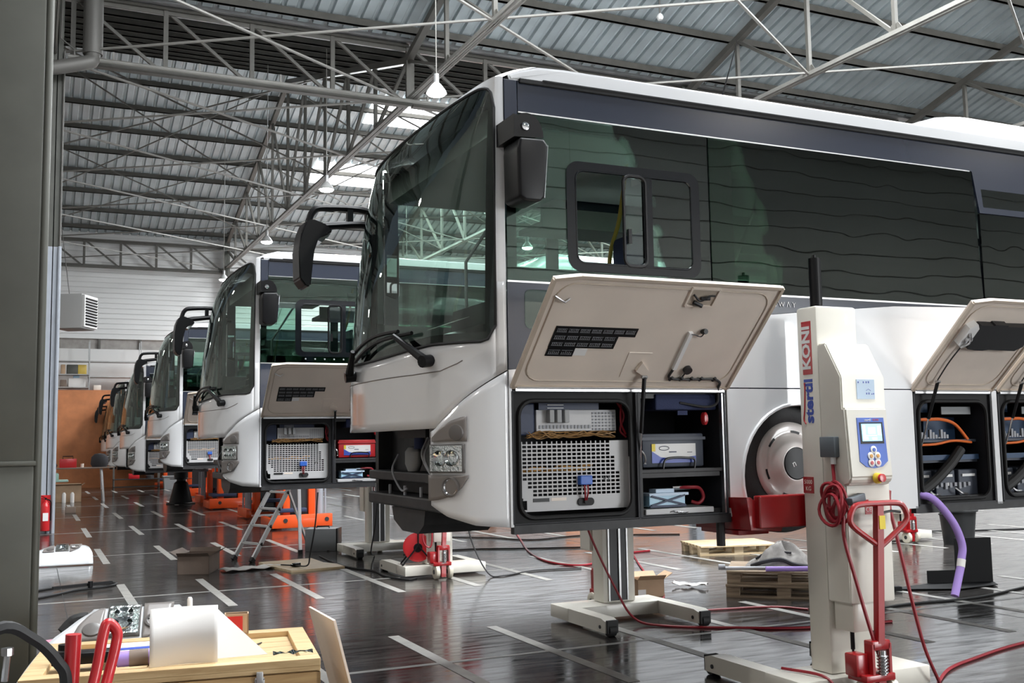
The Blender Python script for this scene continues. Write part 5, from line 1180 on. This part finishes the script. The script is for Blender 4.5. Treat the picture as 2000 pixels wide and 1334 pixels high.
# black cone stand
t = thing('cone_stand', 'black cone stand with round steel plate before orange lifts', 'stand', (4.10,32.4,0))
b = MB(); b.lathe([(0,0),(.42,0),(.42,.03),(.34,.05),(.2,.62),(.13,.68),(.13,.74)], None, 28); b.build('cone', M['black'], t); b = MB(); b.lathe([(.05,.72),(.32,.735),(.34,.755),(.1,.77),(0,.77)], None, 28); b.build('plate', M['steel'], t); b = MB(); b.lathe([(.2,.77),(.2,.98),(.16,1.0),(0,1.0)], None, 20); b.build('top_block', M['chassis'], t)
# low shelf rack below the farthest coaches
t = thing('low_rack', 'low dark metal shelf rack under the farthest coaches', 'rack', (3.85,44.0,0))
for x in (-.85,.85):
    for y in (-.22,.22):
        b = MB(); b.box(x-.02,x+.02,y-.02,y+.02,0,.98); b.build('post', M['pipe'], t, smooth=0)
for z in (.12,.42):
    b = MB(); b.box(-.87,.87,-.25,.25,z,z+.03); b.build('shelf', M['chassis'], t, smooth=0)
b = MB(); b.box(-.2,.2,-.14,.14,0,.2,.01); single(b, 'red_crate', 'bright red small crate on low rack', 'crate', 'redb', (3.75,43.95,.45)); b = MB(); b.box(-.12,.1,-.1,.1,0,.1,.01); single(b, 'green_bottle_tray', 'green tray on top of red crate on low rack', 'tray', mat('bright_green',(.05,.4,.12),.5), (3.9,43.95,.65))
b = MB(); b.lathe([(0,0),(.1,0),(.1,.12),(0,.14)], Matrix.Diagonal((1.6,1,1,1)), 14); single(b, 'dark_casting', 'dark metal casting on low rack, right of red crate', 'casting', 'chassis', (4.35,43.95,.45))
t = thing('grey_crate', 'pale grey plastic crate right of the low rack', 'crate', (5.1,43.8,0)); b = MB(); b.lathe([(0,0),(.3,0),(.36,.5),(.39,.5),(.39,.53),(.34,.53),(.29,.03),(0,.03)], Matrix.Rotation(R(45),4,'Z'), 4); b.build('crate_body', M['intgrey'], t, smooth=0)
# storage shelving on top of the board partition
t = thing('storage_shelf', 'tall wire shelving with boxes on top of the orange board', 'shelving', (2.2,48.9,4.2))
for x in (-1.6,.03,2.15):
    for y in (-.4,.4):
        b = MB(); b.box(x-.02,x+.02,y-.02,y+.02,0,2.2); b.build('post', M['gal'], t, smooth=0)
for z, x0, x1 in ((.13,-1.6,.05),(.69,-1.6,.05),(.6,.0,2.2),(1.28,-1.6,3.3)):
    b = MB(); b.box(x0,x1,-.4,.4,z-.02,z+.02); b.build('shelf', M['gal'], t, smooth=0)
for lab, nm, x, z, sx, sz, m in (('yellow brown box on the upper shelf of the wire shelving','storage_box',1.95,4.91,.35,.42,'poleyel'),('dark olive crate in the middle of the upper shelf','storage_crate',1.55,4.91,.45,.42,'column'),('pale tan box at the left of the upper shelf','storage_box',1.18,4.91,.18,.42,'card'),
        ('white bundle on the lower shelf of the wire shelving','storage_bundle',1.75,4.35,.7,.4,'paper'),('pale blue bag on top of the white bundle','storage_bag',1.72,4.75,.25,.10,'skyblue'),('brown box at the left of the lower shelf','storage_box',1.2,4.35,.25,.32,'card2'),('small cream bundle beside the wire shelving on top of the board','storage_bundle',2.55,4.2,.3,.22,'cream')):
    b = MB(); b.box(-sx/2,sx/2,-.2,.2,0,sz,.02); single(b, nm, lab, nm.split('_')[1], m, (x,48.9 if x < 2.5 else 48.45,z))
# ---- cables
cable([(6.4,5.75,.014),(8.68,18.9,.014)] and [(8.7,18.8,.012),(7.7,16.3,.012),(6.97,14.44,.012),(6.64,13.1,.012),(6.92,12.56,.012),(7.87,13.4,.012),(8.6,13.6,.012)], .014, 'red cable curving over the floor under the nearest coach')
cable([(4.78,8.72,1.0),(4.85,8.66,.75),(5.0,8.55,.35),(5.12,8.4,.06),(5.3,8.14,.012),(5.8,7.75,.012),(6.3,7.45,.012),(7.2,7.3,.012)], .012, 'dark red cable drooping down far lift mast to the floor')
cable([(8.5,14.0,.012),(7.8,12.7,.012),(7.16,11.45,.012),(6.6,10.3,.012),(6.3,9.7,.012),(5.9,9.2,.012)], .012, 'red cable running past the small open cardboard box')
cable([(5.75,8.7,.012),(6.23,8.64,.012),(6.8,8.5,.012),(7.0,8.2,.012)], .011, 'dark red cable between lift foot and stacked pallets')
cable([(5.235,5.34,1.53),(5.25,5.31,1.30),(5.30,5.27,.95),(5.38,5.25,.55),(5.47,5.26,.28),(5.62,5.30,.05),(5.75,5.42,.012),(6.1,5.65,.012),(6.52,5.81,.012),(7.38,6.05,.012),(9,6.3,.012)], .012, 'red cable hanging from the right socket and trailing off right')
cable([(11.5,8.6,.012),(9.94,8.14,.012),(8.92,7.9,.012),(7.9,7.94,.012),(6.6,7.6,.012)], .012, 'long black cable crossing the floor behind the near lift', 'rubber')
cable([(4.79,5.31,1.53),(4.77,5.28,1.42),(4.77,5.28,1.30)] , .012, 'short red lead from the left socket into the coil')
b = MB()
for k in range(6):
    c = Vector((4.78-.014*k, 5.27+.018*((k*5) % 4 - 1.5), 1.28+.022*((k*3) % 5 - 2))); b.tube([c + Vector((.012*math.sin(a*PI/5+k), (.07+.012*(k % 3))*math.cos(a*PI/10), (.085+.016*((k*2) % 3))*math.sin(a*PI/10))) for a in range(20)], .011, 6, closed=True)
single(b, 'cable_coil', 'coil of red cable hung on the left side of the near lift', 'cable', 'redc')
cable([(4.76,5.2,1.2),(4.76,5.2,1.05),(4.80,5.16,.8),(4.86,5.12,.5),(4.93,5.1,.25),(4.93,5.08,.06),(4.85,4.9,.012),(4.6,4.6,.012)], .012, 'red cable dropping from the coil down past the lift cabinet')
cable([(3.35,13.15,1.1),(3.33,13.2,.7),(3.34,13.5,.3),(3.4,13.9,.10),(3.36,14.4,.05),(3.2,14.6,.05)], .010, 'black cable hanging from second coach to the plywood board', 'rubber')
b = MB(); b.box(-.06,.06,-.03,.03,0,.05,.008); b.cyl((-.1,0,.025),(-.06,0,.025),.015,8); single(b, 'cable_plug', 'black cable plug lying on the plywood board', 'plug', 'black', (3.38,14.45,.03), R(30))
cable([(4.2,13.3,1.05),(4.25,13.6,.6),(4.5,14.6,.15),(4.8,15.4,.012)], .010, 'black cable hanging under second coach toward its far lift', 'rubber')
cable([(4.05,15.8,.012),(4.0,14.9,.012),(4.02,14.1,.012),(4.2,13.5,.012),(4.17,12.9,.012),(4.3,12.45,.012),(4.45,12.5,.012)], .012, 'black cable winding from grey case to the red reel', 'rubber')
cable([(5.2,15.2,.012),(6.22,15.4,.012),(7.3,14.9,.012),(8.4,14.45,.012)], .011, 'black cable lying straight across the floor beyond the reel', 'rubber')
cable([(5.9,17.3,.012),(6.6,17.6,.012),(7.4,17.0,.012),(7.9,16.2,.012),(9.0,16.4,.012),(10.5,15.6,.012)], .011, 'black cable wriggling across the far floor under the second coach', 'rubber')
cable([(14.2,13.6,.012),(16,13.0,.012),(19,12.4,.012)], .012, 'black cable on the floor right of the waste bin', 'rubber')
cable([(4.62,5.70,.165),(4.70,5.4,.165),(4.72,5.28,.10),(4.70,5.1,.012),(4.75,4.5,.012)], .010, 'dark red cable draped over left foot of the near lift')
cable([(4.6,12.53,1.5),(4.58,12.48,.9),(4.52,12.46,.5),(4.62,12.42,.42),(4.66,12.5,.9)], .012, 'red cable looping down the left side of the second lift', 'redc')
cable([(5.06,12.52,1.5),(5.10,12.45,.9),(5.16,12.40,.45),(5.3,12.2,.05),(5.5,12.15,.012),(6.05,12.4,.012),(6.7,12.3,.012)], .010, 'black cable from the right side of the second lift to the floor', 'rubber')
# ---- pendant lamps
def pendant(x, y, z, zt, lab, power=260, lit=True):
    t = thing('pendant_lamp', lab, 'lamp', (x, y, z), 0, 'pendant lamps in the hall')
    b = MB(); b.lathe([(.05,.2),(.09,.16),(.17,.05),(.19,.0),(.175,.0)], None, 28); b.build('shade', M['heater'], t)
    b = MB(); b.lathe([(.172,.012),(.15,-.03),(.08,-.055),(0,-.06)], None, 24); b.build('diffuser', M['lampglow'] if lit else M['bulb'], t)
    b = MB(); b.cyl((0,0,.16),(0,0,.36),.05,12); b.build('gear_box', M['gal'], t)
    b = MB(); b.cyl((0,0,.3),(0,0,zt-z),.011,6); b.build('suspension_rod', M['trussl'], t)
    if power:
        L = bpy.data.lights.new('lamp_light', 'SPOT'); L.energy = power*(1.7 if y > 23 else 1); L.spot_size = R(165); L.spot_blend = .5; L.shadow_soft_size = .17; L.color = (1,.96,.9)
        lo = bpy.data.objects.new('lamp_light', L); COL.objects.link(lo); lo.parent = t; lo.location = (0,0,-.07)
    return t
for x, y, lab in ((6.5,17.0,'round lit pendant lamp just above the nearest coach front'),(6.5,24.7,'lit pendant lamp just under the lower bright skylight'),(6.5,31.9,'lit pendant lamp above the second coach roof edge'),(6.5,39.85,'smallest lit pendant lamp before the white far wall')):
    pendant(x, y, 8.0, roofz(y)-.2, lab)
for x in (14.6, 22.7):
    for y in (30, 42): pendant(x, y, 8.0, roofz(y)-.2, 'pendant lamp over the far coaches, beyond the nearest coach roof', 420)
for k, (x, y, z, lab) in enumerate(((13.2,19.75,11.6,'small white globe lamp under a purlin, first from the left'),(25.6,19.65,11.6,'small white globe lamp under a purlin at upper right'),(23.6,16.27,10.0,'small white globe lamp hanging lower at upper right'))):
    t = thing('pendant_globe', lab, 'lamp', (x,y,z), 0, 'small globe lamps')
    b = MB(); b.lathe([(0,-.08),(.06,-.06),(.085,0),(.06,.06),(.03,.09)], None, 18); b.build('globe', M['bulb'], t); b = MB(); b.cyl((0,0,.08),(0,0,max(.25, roofz(y)-.15-z)),.02,8); b.build('stem', M['pipe'], t)
# ------------------------------------------------------------------ daylight from the roof strips and an assumed, unseen door behind the camera; added lamps
def area(name, loc, rot, sx, sy, e, col=(1,1,1)):
    L = bpy.data.lights.new(name, 'AREA'); L.shape = 'RECTANGLE'; L.size = sx; L.size_y = sy; L.energy = e; L.color = col
    o = bpy.data.objects.new(name, L); COL.objects.link(o); o.location = loc; o.rotation_euler = rot; return o
TILT = math.atan(SL); DAY = (.93,.97,1)
for x0 in (2, 10.2, 18.3, 26.3):
    area('skylight_daylight', (x0+2.5,14.25,roofz(14.25)-.3), (-TILT,0,0), 5, 4.4, 700, DAY)
    area('skylight_daylight', (x0+2.5,4.5,roofz(4.5)-.3), (TILT,0,0), 5, 3.9, 900, DAY)
for x0, ya, yb in ((10.7,42.35,44.05),(11.8,37.4,39.25),(20,37.4,39.25)):
    area('skylight_daylight', (x0+2.4,(ya+yb)/2,roofz((ya+yb)/2)-.3), (-TILT,0,0), 4.6, 1.7, 1200, DAY)
for x0 in (18.3, 26.3, 34):          # hidden strips added in the second roof's near slope to light its far slope
    skylight(x0, x0+5, 29.9, 33.0); area('skylight_daylight', (x0+2.5,31.45,roofz(31.45)-.3), (TILT,0,0), 5, 3, 1300, DAY)
b = MB(); b.box(13, 20, YA+.01, YA+.05, 0, 5.0); struct(b.build('daylight_panel', mat('added_daylight', (.95,.98,1), .5, emit=2.2), smooth=0), 'unseen glowing panel added behind the camera as assumed doorway daylight')  # glowing panel added for light from behind; the door itself is assumed
area('added_daylight', (16.5, YA+.2, 2.6), (R(90),0,0), 7, 4.8, 850, (.95,.98,1))
for y in (-4, 6, 16, 26, 36, 45): pendant(-4.6, y, 8.0, roofz(y)-.2, 'unseen pendant lamp added over the aisle to light the coach fronts', 420 if y < 20 else 300)  # row added out of view to brighten the coach fronts
for x in (6.5, 14.6, 22.7, 30.8):
    for y, z, e in ((-6, 9.8, 900), (8, 8.0, 420)): pendant(x, y, z, roofz(y)-.2, 'unseen pendant lamp added in the first roof bay', e)  # lamps added out of view; the high row brightens the back wall
w = bpy.data.worlds.new('world'); scene.world = w; w.use_nodes = True
w.node_tree.nodes['Background'].inputs['Color'].default_value = (.6,.7,.85,1); w.node_tree.nodes['Background'].inputs['Strength'].default_value = .15

# ------------------------------------------------------------------ camera
cam = bpy.data.cameras.new('camera'); co = bpy.data.objects.new('camera', cam); COL.objects.link(co)
RW = [[0.9068786, 0.0252839, 0.4206328], [-0.4210654, 0.0936654, 0.9021811], [-0.016588, -0.9952826, 0.0955893]]
X = Vector((RW[0][0],RW[1][0],RW[2][0])); Y = -Vector((RW[0][1],RW[1][1],RW[2][1])); Z = -Vector((RW[0][2],RW[1][2],RW[2][2]))
m4 = Matrix((X, Y, Z)).transposed().to_4x4(); m4.translation = (0,0,1.72); co.matrix_world = m4
cam.sensor_width = 36; cam.lens = 2013*36/2000; cam.clip_end = 200; cam.clip_start = .05
scene.camera = co
scene.view_settings.view_transform = 'Standard'; scene.view_settings.look = 'None'; scene.view_settings.gamma = 1; scene.view_settings.use_curve_mapping = False
scene.view_settings.exposure = 0.68
scene.cycles.max_bounces = 8; scene.cycles.diffuse_bounces = 3; scene.cycles.glossy_bounces = 4; scene.cycles.transparent_max_bounces = 16; scene.cycles.transmission_bounces = 4
scene.cycles.sample_clamp_indirect = 6; scene.cycles.use_denoising = True; scene.cycles.caustics_reflective = False
